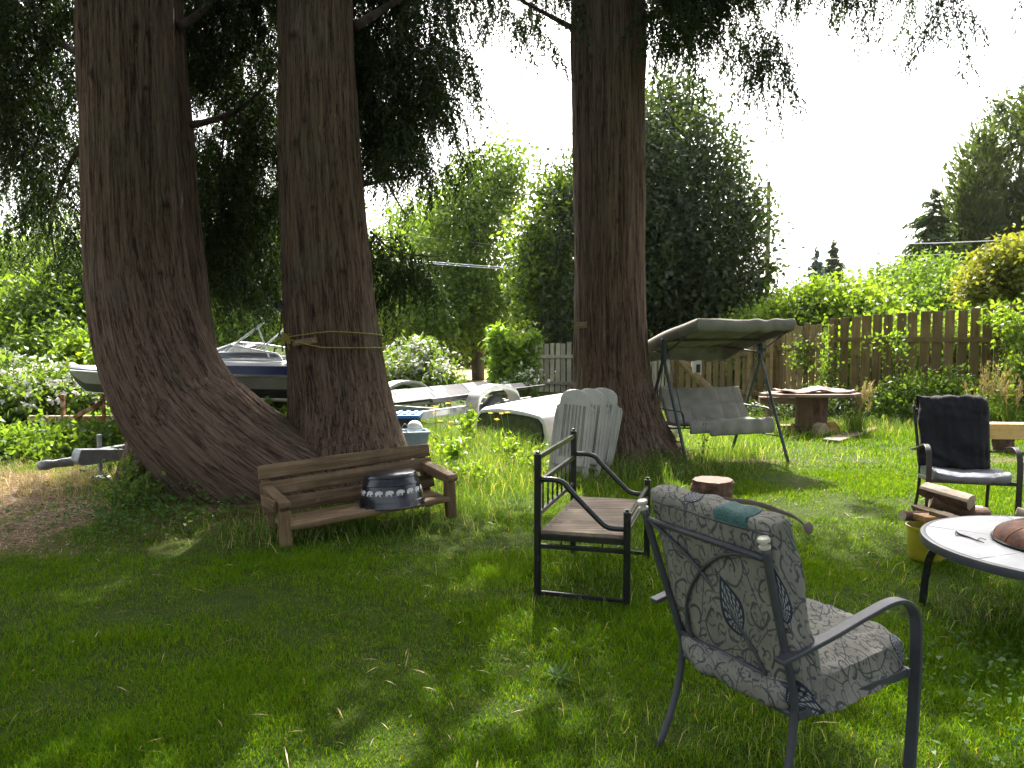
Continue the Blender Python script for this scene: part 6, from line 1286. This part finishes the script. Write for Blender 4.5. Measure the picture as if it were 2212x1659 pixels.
for i, j, r in ((0, 1, .02), (1, 2, .022), (2, 3, .018), (0, 3, .014), (0, 4, .02), (4, 5, .022), (3, 5, .018), (1, 6, .014), (2, 7, .014), (6, 7, .014), (4, 8, .014), (5, 9, .014), (8, 9, .014)): m.tube([wA[i], wA[j]], r, 8)
m.build('windscreen_frame', M_alu, o, smooth=60)
m = MB()
for y_ in (-0.70, 0.70): m.tube([bow + np.array((2.55, y_, 0.30)), bow + np.array((2.95, y_ * 0.9, 0.62)), bow + np.array((3.3, y_ * 0.8, 0.92))], 0.016, 8).tube([bow + np.array((3.15, y_, 0.22)), bow + np.array((2.98, y_ * 0.9, 0.62))], 0.012, 8).tube([bow + np.array((3.5, y_, 0.22)), bow + np.array((3.36, y_, 0.5)), bow + np.array((3.3, y_ * 0.8, 0.92))], 0.013, 8)
m.tube([bow + np.array((3.3, -0.56, 0.92)), bow + np.array((3.3, 0.56, 0.92))], 0.016, 8); m.build('bimini_frame', M_alu, BT, smooth=60)
m = MB(); m.tube([bow + np.array((3.28, -0.66, 0.93)), bow + np.array((3.30, -0.2, 0.97)), bow + np.array((3.30, 0.3, 0.96)), bow + np.array((3.28, 0.66, 0.93))], [0.07, 0.1, 0.09, 0.07], 12, sub=24); m.build('furled_top', M_tarp, BT, smooth=180)
MB().box(bow + np.array((0.16, 0, 0.075)), (0.12, 0.05, 0.03)).build('bow_cleat', M_alu, BT, smooth=0, bevel=0.006)
# ------------------------------------------------------------------ blue-lidded bin and grey-blue planter behind the bench
c = at(862, 905, 9.4); BB = thing('recycling_bin', 'dark bin with a bright blue ribbed lid, half hidden by the double cedar', 'bin', (c.x, c.y, 0))
bw, bd = 0.26, 0.22
MB().rings([[(x * k, y * k, z) for x, y in ((-bw, -bd), (bw, -bd), (bw, bd), (-bw, bd))] for z, k in ((0.0, 0.78), (0.02, 0.8), (0.52, 0.97), (0.525, 1.0), (0.55, 1.0))]).build('bin_body', M_darkblue, BB, smooth=0, bevel=0.012, local=True)
o = MB().box((0, 0, 0.575), (bw * 2 + 0.05, bd * 2 + 0.05, 0.045)).build('lid', M_blue, BB, smooth=0, bevel=0.012, local=True)
m = MB()
for k in range(5): m.box((-0.2 + 0.1 * k, 0, 0.607), (0.045, bd * 1.8, 0.018))
m.build('lid_ribs', M_blue, o, smooth=0, bevel=0.005, local=True)
c = at(896, 945, 8.15); PL = thing('planter', 'tall faded grey-blue square planter standing behind the bench', 'planter', (c.x, c.y, 0), R(14))
def sqring(h, z): return [(x * h, y * h, z) for x, y in ((-1, -1), (1, -1), (1, 1), (-1, 1))]
MB().rings([sqring(0.075, 0.0), sqring(0.085, 0.02), sqring(0.105, 0.34), sqring(0.113, 0.345), sqring(0.135, 0.50), sqring(0.15, 0.505), sqring(0.152, 0.535), sqring(0.13, 0.535), sqring(0.12, 0.47)]).build('pot', M_greyblue, PL, smooth=0, bevel=0.005, local=True)
MB().tube([(-0.14, -0.1, 0.53), (-0.15, -0.1, 0.58), (-0.12, -0.1, 0.62), (-0.09, -0.1, 0.59), (-0.11, -0.1, 0.56)], 0.005, 6, sub=18).build('scroll_hook', M_galv, PL, smooth=180, local=True)
t = thing('ball', 'pale round ball sitting in the top of the grey-blue planter', 'ball', (c.x, c.y, 0.51)); m = MB(); m.lathe([(0.001, 0.0)] + [(0.085 * math.sin(a), 0.085 - 0.085 * math.cos(a)) for a in np.linspace(0.15, 3.0, 16)] + [(0.001, 0.17)], (0, 0, 0.0), 28, cap=False); m.build('ball_skin', M_white, t, smooth=180, local=True); t.location.z = 0.475
MB().lathe([(0.0854, 0.082), (0.0858, 0.085), (0.0854, 0.088)], (0, 0, 0), 28, cap=False).build('seam', M_greyblue, t, smooth=180, local=True)
# ------------------------------------------------------------------ utility pole, wires, bird
p = at(1658, 600, 44); pt_ = at(1661, 392, 44); t = thing('utility_pole', 'slim grey utility pole on the skyline right of the big dark tree', 'pole', (p.x, 44, 0))
MB().tube([(p.x, 44, -0.1), (pt_.x, 44, pt_.z)], [0.16, 0.11], 12).build('pole_shaft', M_treebark, t, smooth=60)
MB().beam((pt_.x - 0.5, 43.85, pt_.z - 0.4), (pt_.x + 0.1, 43.85, pt_.z - 0.4), 0.08, 0.1).build('cross_arm', M_treebark, t, smooth=0)
def wire(label, pts, r=0.012):
    P = [at(*q) for q in pts]; t = thing('overhead_wire', label, 'wire', tuple(P[0]), 0, 'overhead wires'); MB().tube(P, r, 5, sub=40).build('cable', M_alu, t, smooth=180)
wire('upper of the two parallel wires crossing the left half behind the cedars', [(-300, 462, 25), (0, 489, 25), (110, 499, 25), (950, 567, 25), (1110, 577, 25), (1400, 590, 25)])
wire('lower of the two parallel wires crossing the left half behind the cedars', [(-300, 467, 25), (0, 494, 25), (110, 504, 25), (950, 571, 25), (1110, 581, 25), (1400, 595, 25)])
wire('thin slack cable high in the maple left of the single cedar', [(900, 510, 27), (1060, 528, 27), (1180, 548, 27)], 0.006)
wire('brighter sagging wire passing before the bent fir at the right', [(1700, 520, 30), (1950, 526, 30), (2100, 522, 30), (2300, 512, 30)], 0.02)
wire('thinner wire just under the bright one at the right', [(1700, 562, 30), (1950, 553, 30), (2100, 546, 30), (2300, 532, 30)], 0.01)
b = np.array(at(1735, 535, 26)); t = thing('bird', 'small dark bird flying over the thicket below the utility pole top', 'bird', tuple(b))
MB().rings([[b + np.array((x, r * math.cos(a), r * 0.8 * math.sin(a))) for a in np.linspace(0, 2 * math.pi, 10, endpoint=False)] for x, r in ((-0.085, 0.004), (-0.065, 0.018), (-0.04, 0.02), (0.0, 0.03), (0.05, 0.018), (0.08, 0.012), (0.13, 0.016))]).grid([[b + np.array((x, y_, z)) for x in (xx - 0.03, xx + 0.03)] for y_, z, xx in ((-0.17, 0.06, 0.03), (-0.09, 0.03, 0.0), (0, 0.01, 0.0), (0.09, 0.03, 0.0), (0.17, 0.06, 0.03))]).build('bird_body', M_rubber, t, smooth=60)
# ------------------------------------------------------------------ added air volume that pales the distance like lens glare
hm = bpy.data.meshes.new('glare_veil')
HV = [(x, y, z) for x in (-75, 75) for y in (-9, 84) for z in (-1.3, 24)]
hm.from_pydata(HV, [], [(0, 1, 3, 2), (4, 6, 7, 5), (0, 4, 5, 1), (2, 3, 7, 6), (0, 2, 6, 4), (1, 5, 7, 3)])
mh = bpy.data.materials.new('glare_veil_air'); mh.use_nodes = True; th = mh.node_tree; th.nodes.remove(th.nodes['Principled BSDF'])
vh = th.nodes.new('ShaderNodeVolumePrincipled'); vh.inputs['Density'].default_value = 0.00012; vh.inputs['Anisotropy'].default_value = 0.65; vh.inputs['Color'].default_value = (0.96, 0.98, 1.0, 1)
th.links.new(vh.outputs[0], th.nodes['Material Output'].inputs['Volume'])
ho = link_mesh('glare_veil', hm, mh); setprops(ho, kind='stuff', label='added air volume paling the far trees like lens glare', cat='glare_veil')
